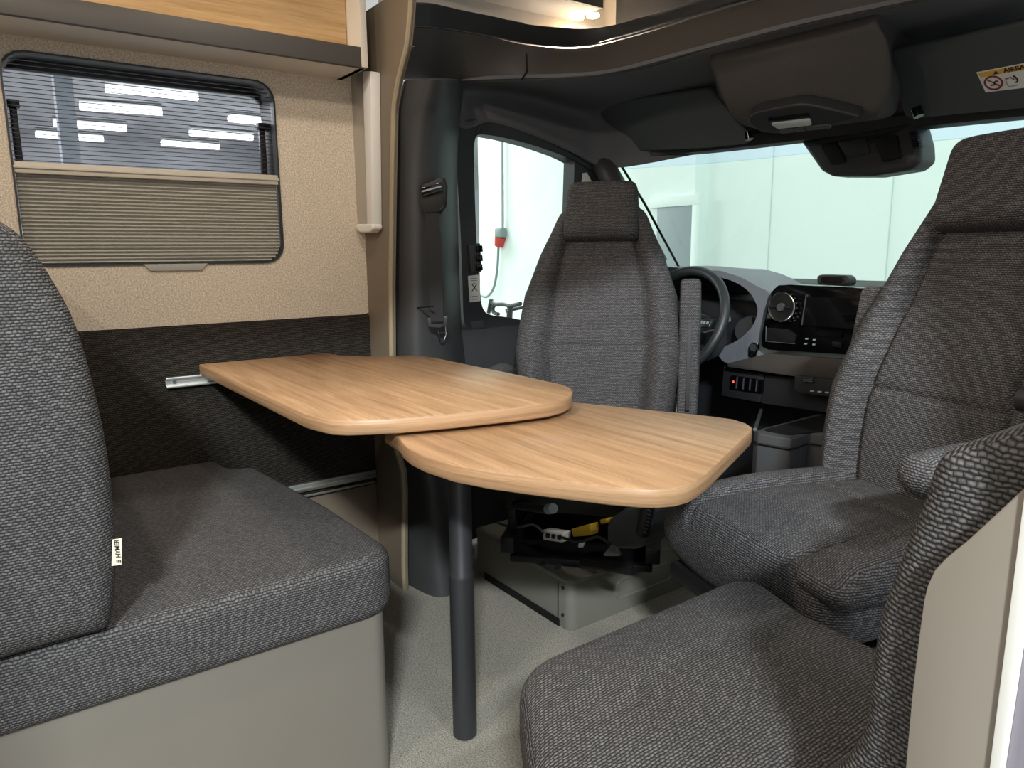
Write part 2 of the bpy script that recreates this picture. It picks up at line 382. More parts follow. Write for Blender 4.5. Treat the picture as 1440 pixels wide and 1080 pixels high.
# side window
wn = bx('window_1', (WX-.115, wy0-.02, wz0-.03), (WX-.108, wy1+.08, wz1+.08), 'glass_acrylic', bevel=0)
Hi = [tuple(p) for p in resample(hole, 120)]; cyw, czw = (wy0+wy1)/2, (wz0+wz1)/2
inn = [(cyw+(a-cyw)*.985, czw+(b-czw)*.982) for a, b in Hi]
v, f = ring_prism(Hi, inn, YZ, WX+.004, WX-.11); obj('window_frame', v, f, 'window_black', wn)
vis = rpoly([(wy0+.004, 1.2), (wy1-.035, 1.2), (wy1-.035, 1.40), (wy0+.004, 1.415)], [.004, .004, .045, .045], 8)
vis_o = rpoly([(wy0-.02, wz0-.03), (wy1+.02, wz0-.03), (wy1+.02, wz1+.03), (wy0-.02, wz1+.03)], .01, 8)
v, f = ring_prism([tuple(p) for p in resample(vis_o, 160)], [tuple(p) for p in resample(vis, 160)], YZ, WX-.098, WX-.105)
zb = 1.215                                             # bar between fly screen and blind
v = []; f = []
bx('outer_gasket_top', (WX-.106, wy0-.03, 1.450), (WX-.09, wy1+.08, wz1+.10), 'window_black', wn)
bx('outer_gasket_side', (WX-.106, .70, zb-.05), (WX-.09, wy1+.08, 1.452), 'window_black', wn)
c0 = [(.702, 1.452), (.702, 1.397)]+[(.702-.055*(1-math.cos(a)), 1.397+.055*math.sin(a)) for a in (math.pi/2*k/8 for k in range(1, 9))]
v, f = prism(c0, YZ, WX-.105, WX-.09); obj('outer_gasket_corner', v, f, 'window_black', wn)
def pleats(name, z0, z1, n, xa, xb, m):
    V = []; Fc = []
    for k in range(2*n+1):
        z = z0+(z1-z0)*k/(2*n); x = xa if k % 2 else xb
        V += [(x, wy0+.006, z), (x, wy1-.006, z)]
    for k in range(2*n): Fc.append((2*k, 2*k+1, 2*k+3, 2*k+2))
    return obj(name, V, Fc, m, wn, smooth=False)
pleats('pleated_blind', wz0+.004, zb-.005, 24, WX-.012, WX-.019, 'blind_pleat')
bx('fly_screen', (WX-.0205, wy0+.006, zb), (WX-.0200, wy1-.006, wz1-.006), 'screen_mesh', wn, bevel=0)
V = []
for k in range(24):
    z = zb+.012+(wz1-zb-.02)*k/24; V.append(box((WX-.021, wy0+.006, z), (WX-.0185, wy1-.006, z+.0016)))
obj('fly_screen_fold', *join(*V), 'window_black', wn, smooth=False, kind='stuff')
bx('blind_bar', (WX-.026, wy0+.003, zb-.008), (WX+.002, wy1-.003, zb+.018), 'blind_bar', wn, bevel=.003)
bx('blind_bar_lip', (WX+.001, wy0+.003, zb+.003), (WX+.006, wy1-.003, zb+.009), 'blind_bar', wn, bevel=.001)
for yy in (wy0+.012, .672):
    bx('window_stay', (WX-.08, yy, zb+.01), (WX-.066, yy+.016, 1.36), 'window_black', wn)
    bx('stay_cap', (WX-.084, yy-.003, 1.36), (WX-.06, yy+.022, 1.378), 'window_black', wn)
hp = [(.335, wz0+.002), (.49, wz0+.002), (.474, wz0-.015), (.351, wz0-.015)]
v, f = prism(hp, YZ, WX-.01, WX+.006); obj('blind_handle', v, f, 'blind_pleat', wn, bevel=.001)

# taupe partition edge board in front of the pillar, profile traced on its own plane
yb = .945
R = [(579, -25), (576, 20), (572, 62), (560, 110), (553, 150), (551, 250), (549, 400), (550, 520), (553, 612), (558, 640), (565, 662), (567, 690), (567, 800), (566, 880)]
rp = [U(a, b, y=yb) for a, b in R]; rp = [(p.x, p.z) for p in rp]; rp[-1] = (rp[-2][0], 0.0)
poly = [(WX-.05, 0.0)]+rp[::-1]+[(WX-.05, rp[0][1])]
v, f = prism(poly, XZ, yb, yb+.016); tb = obj('trim_1', v, f, 'taupe', smooth=False)
lip = [Vector((p[0]-.003, yb+.003, p[1])) for p in resample(rp, 60, False)]
v, f = tube(lip, .0075, 8); obj('edge_lip', v, f, 'taupe_edge', tb)

# ------------------------------------------------------------ hall outside
hf = bx('hall_floor', (-34, -14, -.62), (12, 12, -.58), 'hall_floor', bevel=0, kind='structure')
hw = bx('hall_wall_front', (-10.6, 7.0, -.6), (9, 7.2, 6), 'hall_white', bevel=0, kind='structure')
for px in (1083, 1252):
    p = U(px, 300, y=6.99); bx('wall_joint', (p.x-.004, 6.99, -.5), (p.x+.004, 7.0, 5.5), 'hall_joint', hw, bevel=0)
a, b = U(906, 220, y=6.9), U(980, 400, y=6.9)
bx('pier', (a.x, 6.8, -.6), (b.x, 7.0, 6), 'hall_white', hw, bevel=0)
a, b = U(926, 292, y=6.78), U(978, 360, y=6.78)
hd = thing('hall_door', 'grey hall door seen through the windscreen beside the driver headrest', 'door', ((a.x+b.x)/2, 6.78, -.58))
bx('door_leaf', (a.x, 6.76, -.58), (b.x-.05, 6.80, a.z), 'hall_door', hd)
bx('door_frame', (a.x-.12, 6.75, a.z), (b.x+.02, 6.80, a.z+.12), 'hall_white', hd)
bx('frame_post', (b.x-.05, 6.75, -.58), (b.x+.02, 6.80, a.z), 'hall_white', hd)
hl = bx('hall_wall_left', (-33, -14, -.6), (-32.5, 24, 7), 'hall_dark', bevel=0, kind='structure')
hc = bx('hall_ceiling', (-33, -14, 5.423), (-5.5, 24, 5.6), 'hall_dark', bevel=0, kind='structure')
LZ = 5.2
tubes = [((148, 125), (278, 137)), ((112, 150), (228, 158)), ((75, 174), (178, 181)), ((50, 189), (145, 196)), ((267, 187), (355, 194)), ((227, 201), (308, 207)), ((322, 167), (400, 175))]
names = ['topmost of the lit hall tubes seen through the side window', 'brightest second hall tube from the top left in the side window', 'hall tube crossed by the grey column in the side window', 'lowest left hall tube in the side window', 'hall tube at lower right beside the window stay', 'lowest right hall tube above the blind bar', 'hall tube cut by the right edge of the side window']
for (p, q), nm in zip(tubes, names):
    A, B = U(*p, z=LZ), U(*q, z=LZ)
    if (A-B).length > 9: B = A+(B-A).normalized()*9
    t = thing('fluorescent_lamp', nm, 'lamp', (A+B)/2, 0, 'hall ceiling lamps')
    v, f = tube([A, B], .15, 10, flat=.6); obj('tube', v, f, 'tube_emit', t)
    v, f = tube([A+Vector((0, 0, .14)), B+Vector((0, 0, .14))], .2, 8, flat=.4); obj('housing', v, f, 'hall_white', t)
a, b = U(80, 150, x=-12), U(106, 150, x=-12)
bx('hall_column', (-12.3, a.y, -.6), (-12, b.y, 5.6), 'hall_grey', label='pale grey hall column seen through the left part of the side window', cat='column')
for i, (px, wd, zz) in enumerate(((178, 1.6, 1.6), (196, .9, 2.3), (300, 1.8, 1.9), (322, 1.0, 2.4), (55, 2.0, 1.9), (240, 3.5, 1.2))):
    dx_ = i*1.2; p = U(px, 240, x=-23-dx_)
    bx('exhibit_stand', (-24-dx_, p.y-wd/2, -.58), (-23-dx_, p.y+wd/2, zz), 'hall_white' if i % 2 else 'hall_grey', label=['dark display stand in the far hall behind the fly screen', 'tall white display stand in the far hall', 'wide grey display stand at right in the far hall', 'narrow white display stand at right in the far hall', 'grey display stand at the far left of the hall', 'long low white display stand in the middle of the far hall'][i], cat='stand')
# socket with red plug and its cable on the front hall wall
ys = 6.95
def P(px, py): return U(px, py, y=ys)
sk = thing('power_socket', 'hanging hall power socket with red plug seen through the driver window', 'socket', P(705, 335))
v, f = tube([P(706, 100), P(707, 332)], .022, 8); obj('supply_pipe', v, f, 'hall_grey', sk)
p = P(706, 332); bx('socket_body', (p.x-.09, ys-.09, p.z-.02), (p.x+.09, ys+.04, p.z+.13), 'cable', sk, bevel=.02)
a, b = P(704, 333), P(701.5, 346); v, f = cyl(a, b, .10, 16, .075); obj('red_plug', v, f, 'red', sk)
v, f = tube(catmull([P(701, 347), P(699, 380), P(694, 405), P(685, 417), P(676, 415), P(668, 410), P(655, 405)], 6), .022, 8); obj('cable', v, f, 'cable', sk)
# racing bicycle outside the driver window: handlebar shows above the door
yk = 5.6
def Q(px, py, dy=0): return U(px, py, y=yk+dy)
bk = thing('bicycle', 'dark racing bicycle with drop handlebar standing outside the driver window', 'bicycle', Q(700, 470))
v, f = tube(catmull([Q(691, 421), Q(689, 430), Q(687, 440)], 5), .028, 8); obj('brake_hood', v, f, 'bike_black', bk)
v, f = tube(catmull([Q(690, 424), Q(697, 428), Q(708, 428), Q(718, 430), Q(732, 427)], 5), .028, 8); obj('handlebar', v, f, 'bike_black', bk)
v, f = tube(catmull([Q(696, 428), Q(693, 434), Q(695, 440), Q(701, 442)], 5), .026, 8); obj('handlebar_drop', v, f, 'bike_black', bk)
v, f = tube([Q(717, 430), Q(716, 460), Q(714, 500)], .04, 8); obj('fork', v, f, 'bike_black', bk)
p = Q(712, 520); v, f = disc_ring((p.x, yk, -.58+.36), (1, .35, 0), .33, .025); obj('front_wheel', v, f, 'bike_black', bk)
v, f = disc_ring((p.x+.37, yk+1.0, -.58+.36), (1, .35, 0), .33, .025); obj('rear_wheel', v, f, 'bike_black', bk)
v, f = tube([(p.x, yk, .25), (p.x+.2, yk+.55, .35), (p.x+.2, yk+.55, -.3), (p.x+.37, yk+1, -.22)], .025, 8); obj('bicycle_frame', v, f, 'bike_black', bk)

# ------------------------------------------------------------ cab shell
# B pillar cover
rows = []
for (l, r, ry, py) in ((576, 652, 0, 112), (569, 650, 0, 140), (560, 646, 0, 180), (553, 643, 0, 260), (550, 648, 0, 440), (550, 655, 0, 520), (556, 660, 0, 620), (566, 662, 0, 690), (570, 664, 0, 760), (577, 668, 0, 832)):
    rows.append((l, r, py))
grid = []
for l, r, py in rows:
    a = U(l-1, py, y=.975); d = U(r, py, x=-2.02)
    k = (py-112)/720
    b = U(l+26+8*k, py, y=1.00); c = U(l+52+10*k, py, y=1.06)
    grid.append([a+Vector((-.03, .0, 0)), a, b, c, U((l+52+10*k)*.4+r*.6, py, y=1.15), d])
for g in grid[-1:]:
    for p in g: p.z = 0.0
lastz = 0
v, f = patch(grid, 6, 5)
pc = obj('trim_2', v, f, 'dark_plastic', solid=-.012, ang=50)
for pts in ([(601, 118), (590, 165), (585, 250), (584, 430), (584, 500)],):
    q = catmull([U(a, b, y=1.004) for a, b in pts], 6)
q = [U(a, b, y=1.012) for a, b in ((562, 433), (585, 433), (610, 431))]
v, f = tube(q, .0022, 6); obj('panel_joint', v, f, 'recess', pc)
# recessed belt guide, belt and tongue
def PB(px, py, lift=0):
    q = U(px, py, y=1.020+(px-594)*.0028); return q+PN*lift
PN = Vector((.82, -.57, 0))
def plate(name, pts, m, par, l0, l1, rad=.004, bev=.001):
    """small plate lying on the pillar cover, raised from l0 to l1 along its normal"""
    o = PB(*pts[0]); mw = frame(o, Vector((.57, .82, 0)), (0, 0, 1)); inv = mw.inverted(); sg_ = 1 if (mw.to_3x3() @ Vector((0, 0, 1))).dot(PN) > 0 else -1
    q = [inv @ PB(*p) for p in pts]; v, f = prism(rpoly([(p.x, p.y) for p in q], rad, 5), mapm(mw), sg_*l0, sg_*l1); return obj(name, v, f, m, par, bevel=bev)
bg = thing('seat_belt', 'black driver seat belt hanging from its pillar guide with bare metal tongue', 'seat belt', PB(615, 470))
fr_o = [(592, 262), (625, 252), (628, 262), (627, 290), (619, 300), (597, 300), (593, 285)]
plate('guide_recess', fr_o, 'recess', bg, -.02, .004, .008)
v, f = tube([PB(a, b, .006) for a, b in fr_o], .004, 8, True); obj('guide_frame', v, f, 'black_plastic', bg)
plate('guide_loop', [(593, 264), (624, 260), (625, 272), (594, 277)], 'gloss_black', bg, -.01, .018, .004, .003)
plate('guide_rib', [(594, 269), (624, 265), (624, 267), (594, 271.5)], 'steel', bg, .016, .021, .001, 0)
plate('webbing', [(597, 282), (617, 278), (623, 340), (627, 448), (608, 450), (602, 370)], 'belt', bg, .012, .015, .001, 0)
plate('tongue_cover', [(602, 446), (632, 441), (631, 453), (620, 458), (604, 458)], 'black_plastic', bg, .008, .026, .004)
tq = [(614.5, 456), (626.5, 455), (627.5, 470), (625, 477), (620, 478.5), (618, 471)]
q = [PB(a, b, .016) for a, b in tq]
v, f = join(tube(q, .0022, 6, True), tube([PB(616.5, 467, .016), PB(627, 465.5, .016)], .0022, 6)); obj('metal_tongue', v, f, 'chrome', bg)
plate('belt_height_catch', [(619, 136), (627, 134), (626, 146), (618, 154), (611, 152), (614, 142)], 'black_plastic', pc, -.01, .010, .006, .002)

# overcab rim: level band following the roof cut-out, then fascia, then headliner
rimpx = [(560, 35), (578, 37), (610, 38), (645, 43), (690, 51), (740, 61), (790, 66), (830, 64), (870, 55), (920, 41), (1000, 17), (1130, -18), (1300, -60), (1500, -110)]
rim1 = [U(a, b, z=1.64) for a, b in rimpx]
def shift(path, out, z):
    Q_ = []
    for i, p in enumerate(path):
        t = path[min(len(path)-1, i+1)]-path[max(0, i-1)]; n = Vector((-t.y, t.x, 0)).normalized(); Q_.append(Vector((p.x, p.y, 0))+n*out+Vector((0, 0, z)))
    return Q_
toppx = [(560, 5), (578, 8), (610, 10), (645, 18), (690, 27), (740, 38), (790, 43), (830, 44), (870, 38), (920, 24), (1000, -1), (1130, -38), (1300, -80), (1500, -130)]
rim0 = [U(a, b, z=1.675) for a, b in toppx]
botpx = [(558, 110), (574, 110), (600, 110), (632, 116), (676, 114), (735, 112), (780, 110), (830, 107), (870, 102), (920, 92), (1000, 68), (1130, 35), (1293, 0), (1490, -45)]
rim2 = [U(a, b, z=1.535) for a, b in botpx]
v, f = patch([shift(rim0, .03, 1.675), rim0, [p+Vector((0, 0, .006)) for p in rim1]], 5, 3)
rm = obj('trim_3', v, f, 'black_plastic', solid=-.008, ang=50)
v, f = tube(catmull(shift(rim1, -.002, 1.641), 5), .0028, 6); obj('edge_strip', v, f, 'steel', rm)
mid = [(a*.5+b*.5)+Vector((0, 0, 0)) for a, b in zip(rim1, rim2)]
v, f = patch([[p+Vector((0, 0, -.004)) for p in rim1], mid, rim2, [p+Vector((0, 0, .004)) for p in shift(rim2, .03, 1.535)]], 5, 4)
fa = obj('fascia', v, f, 'trim_brown', rm, solid=-.008, ang=50)
q = [U(740, 64, z=1.638), U(741, 100, z=1.56), U(733, 113, z=1.53)]
v, f = tube([p+(Vector((0, 0, CAMZ))-p).normalized()*.008 for p in q], .0025, 6); obj('fascia_joint', v, f, 'recess', rm)
v, f = disc_ring(U(578, 9, y=1.0), (.7, -.7, 0), .007, .002, 20, 6); obj('eyelet', v, f, 'chrome', rm)
v, f = tube([U(715, 33, z=1.69), U(735, 37, z=1.69)], .010, 10); obj('clip', v, f, 'black_plastic', rm)
# headliner
top = [U(574, 110, z=1.537)]+[U(a, b, z=1.537) for a, b in ((632, 114), (676, 112), (735, 110), (800, 108), (870, 100), (1000, 66), (1130, 33), (1293, -2), (1490, -48))]
bot = [U(600, 120, x=-2.06), U(648, 176, x=-2.04), U(690, 168, x=-2.04), U(748, 186, x=-2.04), U(806, 212, x=-2.03), U(862, 236, x=-2.0), U(1000, 213, y=2.10), U(1130, 198, y=2.16), U(1293, 180, y=2.18), U(1490, 160, y=2.12)]
m1 = [U(598, 112, x=-2.05), U(655, 130, x=-2.09), U(690, 128, x=-2.10), U(748, 135, x=-2.10), U(810, 150, x=-2.07), U(858, 150, x=-1.98), Vector((-1.62, 1.98, 1.53)), Vector((-1.36, 2.04, 1.55)), Vector((-1.0, 2.06, 1.55)), Vector((-.6, 2.02, 1.54))]
m2 = [U(599, 116, x=-2.06), U(652, 155, x=-2.07), U(690, 152, x=-2.08), U(748, 165, x=-2.08), U(808, 186, x=-2.06), U(860, 205, x=-2.0), Vector((-1.68, 2.10, 1.46)), Vector((-1.38, 2.16, 1.47)), Vector((-1.0, 2.18, 1.47)), Vector((-.6, 2.12, 1.46))]
v, f = patch([top, m1, m2, bot], 6, 6)
hlr = obj('headliner', v, f, 'headliner', kind='structure', solid=-.01, ang=60)
v, f = cyl(U(750, 129, x=-2.085), U(750, 129, x=-2.06), .007, 14); obj('fixing_plug', v, f, 'black_plastic', hlr)
# windscreen header and A pillar
hp_ = [(862, 226), (885, 217), (1000, 207), (1130, 196), (1293, 178), (1490, 158)]
hq = [U(876, 225, y=1.97), U(895, 222, y=1.985), U(1000, 213, y=2.10), U(1130, 198, y=2.16), U(1293, 180, y=2.18), U(1490, 160, y=2.12)]
hq = catmull(hq, 6); L_ = []
for p in hq: L_.append([p+Vector(a) for a in ((0, -.03, .035), (0, -.025, 0), (0, .0, -.006), (0, .05, 0), (0, .05, .04))])
v, f = loft(L_); obj('windscreen_header', v, f, 'black_plastic', hlr, ang=60)
ap = catmull([U(846, 226, x=-2.06), U(853, 240, x=-2.02), U(867, 265, x=-1.99), U(893, 312, x=-1.97), U(925, 372, x=-1.93)], 5)
v, f = tube(ap, [.045]*len(ap), 14, flat=.75); apo = obj('trim_4', v, f, 'dark_plastic', ang=60)
v, f = tube([U(873, 232, y=2.0), U(907, 287, y=2.08), U(955, 376, y=2.25)], .005, 8); obj('windscreen_seal', v, f, 'gloss_black', apo)

# driver door with window
xd = -2.06
def D(px, py): p = U(px, py, x=xd); return (p.y, p.z)
fo = [D(*p) for p in ((645, 320), (639, 220), (641, 185), (652, 170), (690, 169), (748, 187), (806, 213), (845, 240), (880, 285), (905, 330), (905, 440), (905, 478), (800, 478), (700, 470), (664, 468), (651, 455), (648, 400))]
fi = [D(*p) for p in ((667, 320), (664, 215), (665, 197), (671, 190), (700, 193), (748, 205), (796, 222), (805, 227), (805, 238), (803, 300), (800, 380), (799, 440), (780, 457), (712, 446), (690, 443), (677, 434), (672, 400))]
v, f = ring_prism([tuple(p) for p in resample(catmull(fo, 4, True), 160)], [tuple(p) for p in resample(catmull(fi, 4, True), 160)], YZ, xd+.01, xd-.05)
# match start points by nearest rotation is not needed: both outlines start at the same corner
dr = obj('door_1', v, f, 'black_plastic', ang=50)
gl = [tuple(p) for p in resample(catmull(fi, 4, True), 80)]
v, f = prism([(cy_*1, cz_) for cy_, cz_ in gl], YZ, xd-.035, xd-.039); obj('door_glass', v, f, 'glass_green', dr, smooth=False)
y0 = D(640, 460)[0]
bx('door_panel', (xd-.05, y0-.03, .02), (xd+.015, 2.35, D(660, 466)[1]+.01), 'black_plastic', dr, bevel=.01)
bx('door_pull_shelf', (xd, y0+.02, .56), (xd+.07, 2.2, .62), 'dark_plastic', dr, bevel=.015)
qg = [D(818, 240), (D(833, 258)), D(817, 262)]
v, f = prism([D(*p) for p in ((814, 262), (816, 244), (822, 243), (832, 262))], YZ, xd+.012, xd+.013); obj('quarter_glass', v, f, 'sticker_white', dr, smooth=False)
def dplate(name, pts, m, par, t0, t1, rad=.004, bev=.002):
    v, f = prism(rpoly([D(*p) for p in pts], rad, 5), YZ, xd+t0, xd+t1); return obj(name, v, f, m, par, bevel=bev)
dh = dplate('lock_bezel', [(655, 344), (671, 342), (673, 382), (658, 384)], 'dark_plastic', dr, .008, .02)
for k in range(3): dplate('lock_button', [(664, 346+13*k), (672, 345+13*k), (673, 354+13*k), (665, 355+13*k)], 'gloss_black', dh, .018, .028, .002)
st = dplate('sticker', [(655.5, 388), (671.5, 386), (673, 423), (658, 425)], 'sticker_white', dr, .010, .0115, .001, 0)
sm = frame((xd+.0118, *D(664.5, 405)), (0, 1, 0), (0, 0, 1))
text('sticker_mark', 'X', .034, sm, 'ink', st)
for k, (py, wd) in enumerate(((391, 9), (394, 9), (398, 4), (416, 8), (420, 8))):
    a, b = D(664.2+(py-405)*.06-wd/2, py), D(664.2+(py-405)*.06+wd/2, py+1)
    bx('sticker_line', (xd+.0112, a[0], b[1]), (xd+.0122, b[0], a[1]), 'hall_grey', st, bevel=0)
dplate('speaker_slot', [(659, 452), (678, 450), (679, 461), (661, 462)], 'dark_plastic', dr, .006, .014, .006)

# windscreen
gt = [U(860, 224, y=1.97), U(1000, 213, y=2.14), U(1130, 198, y=2.20), U(1293, 180, y=2.22), U(1490, 160, y=2.16)]
gb = [Vector((-2.14, 2.3, .87)), Vector((-1.65, 2.68, .87)), Vector((-1.3, 2.75, .87)), Vector((-.9, 2.72, .87)), Vector((-.35, 2.5, .87))]
g1 = [a*.93+b*.07 for a, b in zip(gt, gb)]; gm_ = [a*.5+b*.5+Vector((0, .03, .02)) for a, b in zip(gt, gb)]
v, f = patch([g1, gm_, gb], 6, 6); ws = obj('window_2', v, f, 'glass_green', solid=.004, ang=80)
v, f = patch([gt, [a*.5+b*.5 for a, b in zip(gt, g1)], g1], 6, 2); obj('tint_band', v, f, 'glass_band', ws, solid=.004, ang=80)

# sun visors
def visor(name, label, pts, y, m, th=.018, rad=.02):
    pl = [U(a, b, y=yy) for (a, b), yy in zip(pts, y)]
    o = pl[0]; mw = frame(o, pl[1]-pl[0], pl[-1]-pl[0]); inv = mw.inverted(); q = [inv @ p for p in pl]
    t = thing(name, label, 'sun visor', pl[-1])
    v, f = cushion(rpoly([(p.x, p.y) for p in q], rad, 6), mapm(mw), -th/2, th/2, th*.45, 0, 90); obj('visor_board', v, f, m, t, ang=60); return t, mw, pl
v1, mw1, pl1 = visor('sun_visor', 'dark driver sun visor folded up left of the roof console', [(836, 146), (1000, 122), (1040, 170), (1072, 193), (1000, 203), (878, 213)], (1.86, 1.90, 1.98, 2.04, 2.02, 1.97), 'visor')
v, f = cyl(U(1052, 186, y=1.98), U(1054, 196, y=1.98), .012, 14); obj('hinge_clip', v, f, 'gloss_black', v1)
v2, mw2, pl2 = visor('sun_visor', 'dark passenger sun visor carrying the yellow and white airbag sticker', [(1250, 70), (1500, 14), (1500, 152), (1275, 166)], (1.90, 1.86, 2.02, 2.06), 'visor', .02)
v, f = cyl(U(1288, 152, y=2.0), U(1292, 164, y=2.0), .013, 14); obj('hinge_clip', v, f, 'gloss_black', v2)
# airbag sticker lying on the visor
nv = (mw2.to_3x3() @ Vector((0, 0, 1))); nv = nv if nv.y < 0 else -nv
def onv(px, py, lift=.0115):
    d = U(px, py, y=1.0)-Vector((0, 0, CAMZ)); o = mw2.translation+nv*lift; t = (o-Vector((0, 0, CAMZ))).dot(nv)/d.dot(nv); return Vector((0, 0, CAMZ))+d*t
sg = thing('airbag_sticker', 'yellow and white airbag warning sticker on the passenger sun visor', 'sticker', onv(1410, 125))
def stick(name, pts, m, lift, par):
    p = [onv(a, b, lift) for a, b in pts]; q = [onv(a, b, lift-.0006) for a, b in pts]; n = len(p)
    return obj(name, p+q, [tuple(range(n)), tuple(range(n, 2*n))]+[(i, (i+1) % n, n+(i+1) % n, n+i) for i in range(n)], m, par, smooth=False)
stick('backing', [(1373, 101.5), (1470, 83), (1486, 118), (1386, 130)], 'sticker_white', .0112, sg)
stick('yellow_header', [(1375, 103), (1470, 85), (1474, 92), (1379, 109)], 'sticker_yellow', .0118, sg)
stick('warning_triangle', [(1396.5, 105), (1405, 103.3), (1400, 99.5)], 'ink', .0124, sg)
tm = frame(onv(1430, 96.3, .0122), onv(1450, 92.4)-onv(1410, 100.2), onv(1430, 90)-onv(1432, 96)); text('sticker_word', 'AIRBAG', .0165, tm, 'ink', sg, bold=.0004)
c = onv(1397, 116.5, .0122); rc = disc_ring(c, nv, .0185, .0019, 32, 6); obj('prohibition_ring', *rc, 'ink_red', sg)
v, f = tube([onv(1388.5, 112.5, .0122), onv(1406.5, 121, .0122)], .0015, 6); obj('prohibition_bar', v, f, 'ink_red', sg)
v, f = tube(catmull([onv(1393, 120, .012), onv(1398, 119, .012), onv(1399, 115, .012), onv(1403, 114, .012)], 4), .0017, 6); obj('child_seat_mark', v, f, 'ink', sg)
v, f = tube(catmull([onv(1414, 110, .012), onv(1418, 121, .012), onv(1431, 119, .012)], 4), .0012, 6); obj('seat_mark', v, f, 'hall_grey', sg)
v, f = tube(catmull([onv(1425, 106, .012), onv(1431, 112, .012), onv(1429, 116, .012)], 4), .0018, 6); obj('airbag_mark', v, f, 'ink', sg)
v, f = tube(catmull([onv(1415, 111, .012), onv(1421, 109, .012), onv(1426, 112, .012)], 4), .0012, 6); obj('belt_mark', v, f, 'ink_red', sg)

# roof console pod
rc = thing('roof_console', 'cloth covered roof console with reading lamp panel above the windscreen', 'console', (-1.2, 1.9, 1.34))
secs = [([(990, 70, 1.62), (1222, 18, 1.70), (1268, 90, 1.95), (1285, 140, 2.05), (1040, 170, 2.05)]), ]
top_ = [U(1000, 78, y=1.66), U(1110, 52, y=1.68), U(1232, 24, y=1.70), U(1262, 95, y=1.98), U(1150, 120, y=2.10), U(1012, 140, y=1.98)]
m1_ = [U(1006, 102, y=1.70), U(1110, 82, y=1.70), U(1246, 60, y=1.74), U(1264, 118, y=1.98), U(1150, 140, y=2.10), U(1020, 150, y=1.98)]
m2_ = [U(1020, 142, y=1.77), U(1110, 128, y=1.76), U(1250, 118, y=1.82), U(1262, 142, y=2.00), U(1150, 160, y=2.10), U(1032, 165, y=2.0)]
m3_ = [U(1036, 168, y=1.84), U(1112, 168, y=1.83), U(1236, 158, y=1.87), U(1256, 160, y=2.00), U(1150, 175, y=2.08), U(1046, 176, y=2.0)]
m4_ = [U(1066, 182, y=1.90), U(1118, 184, y=1.90), U(1222, 170, y=1.92), U(1240, 168, y=1.99), U(1150, 178, y=2.05), U(1070, 182, y=2.0)]
top0 = [p+Vector((0, .06, .08)) for p in top_]
def tight(L):
    o = []; n = len(L)
    for i in range(n):
        p, q = np.array(L[i]), np.array(L[(i+1) % n]); o += [p, p*.78+q*.22, p*.22+q*.78]
    return o
v, f = loft([catmull(tight(L), 4, True) for L in catmull([np.array([list(p) for p in L]) for L in (top0, top_, m1_, m2_, m3_, m4_)], 5)])
obj('pod', v, f, 'pod_cloth', rc, ang=70)
# lamp panel on the pod's lower rear face
pm = frame(U(1120, 163, y=1.805), U(1190, 148, y=1.83)-U(1050, 166, y=1.80), U(1122, 134, y=1.755)-U(1122, 184, y=1.86))
lp = [(-.130, .012), (-.105, .042), (-.02, .052), (.05, .050), (.14, .0), (.155, -.022), (.03, -.046), (-.05, -.048), (-.11, -.030)]
v, f = cushion([tuple(p) for p in catmull([np.array(p) for p in lp], 6, True)], mapm(pm), -.02, .014, .006, .002, 90); lpo = obj('lamp_panel', v, f, 'black_plastic', rc, ang=60)
v, f = prism(rpoly([(-.055, -.022), (.04, -.022), (.045, .004), (-.07, .004)], .006, 5), mapm(pm), .010, .0185); obj('lamp_lens', v, f, 'lamp_lens', lpo, bevel=.001)
v, f = prism(rpoly([(-.07, .007), (.045, .007), (.045, .022), (-.065, .024)], .004, 5), mapm(pm), .010, .0185); obj('switch_strip', v, f, 'gloss_black', lpo, bevel=.001)
for a0, a1 in ((-.055, -.015), (-.012, .016), (.02, .085)):
    v, f = prism(rpoly([(a0, -.043), (a1, -.043), (a1, -.027), (a0, -.027)], .003, 5), mapm(pm), .010, .0175); obj('touch_pad', v, f, 'tray_grey', lpo, bevel=.001)
# sensor and camera housing at the windscreen
mh = thing('windscreen_sensor_housing', 'black camera and sensor housing hanging at the top of the windscreen', 'sensor housing', (-1.2, 2.2, 1.25))
hpz = [(1136, 200), (1295, 172), (1304, 205), (1305, 228), (1290, 240), (1235, 249), (1180, 249), (1165, 241)]
a = [U(p[0], p[1], y=2.20) for p in hpz]; poly = rpoly([(p.x, p.z) for p in a], [.005, .005, .02, .02, .02, .04, .03, .02], 6)
v, f = cushion(poly, XZ, 2.15, 2.26, .02, .0, 100, .012); obj('housing', v, f, 'dark_plastic', mh, ang=60)
def mhp(name, pts, m, rad=.006):
    a = [U(p[0], p[1], y=2.142) for p in pts]; v, f = prism(rpoly([(p.x, p.z) for p in a], rad, 5), XZ, 2.132, 2.16); return obj(name, v, f, m, mh, bevel=.002)
mhp('cover_panel', [(1178, 200), (1220, 194), (1226, 216), (1196, 222)], 'black_plastic'); mhp('dark_window', [(1155, 205), (1178, 200), (1192, 228), (1172, 232)], 'recess'); mhp('dark_window', [(1228, 194), (1262, 190), (1268, 222), (1244, 228)], 'recess')
for k in range(8):
    a = [U(p[0], p[1], y=2.142) for p in ((1281+1.6*k*0+.8*k, 186+3*k), (1291+.8*k*.9, 184.5+3*k), (1291.4+.8*k*.9, 186+3*k), (1281.4+.8*k, 187.5+3*k))]
    v, f = prism([(p.x, p.z) for p in a], XZ, 2.128, 2.15); obj('vent_slot', v, f, 'recess', mh, smooth=False)

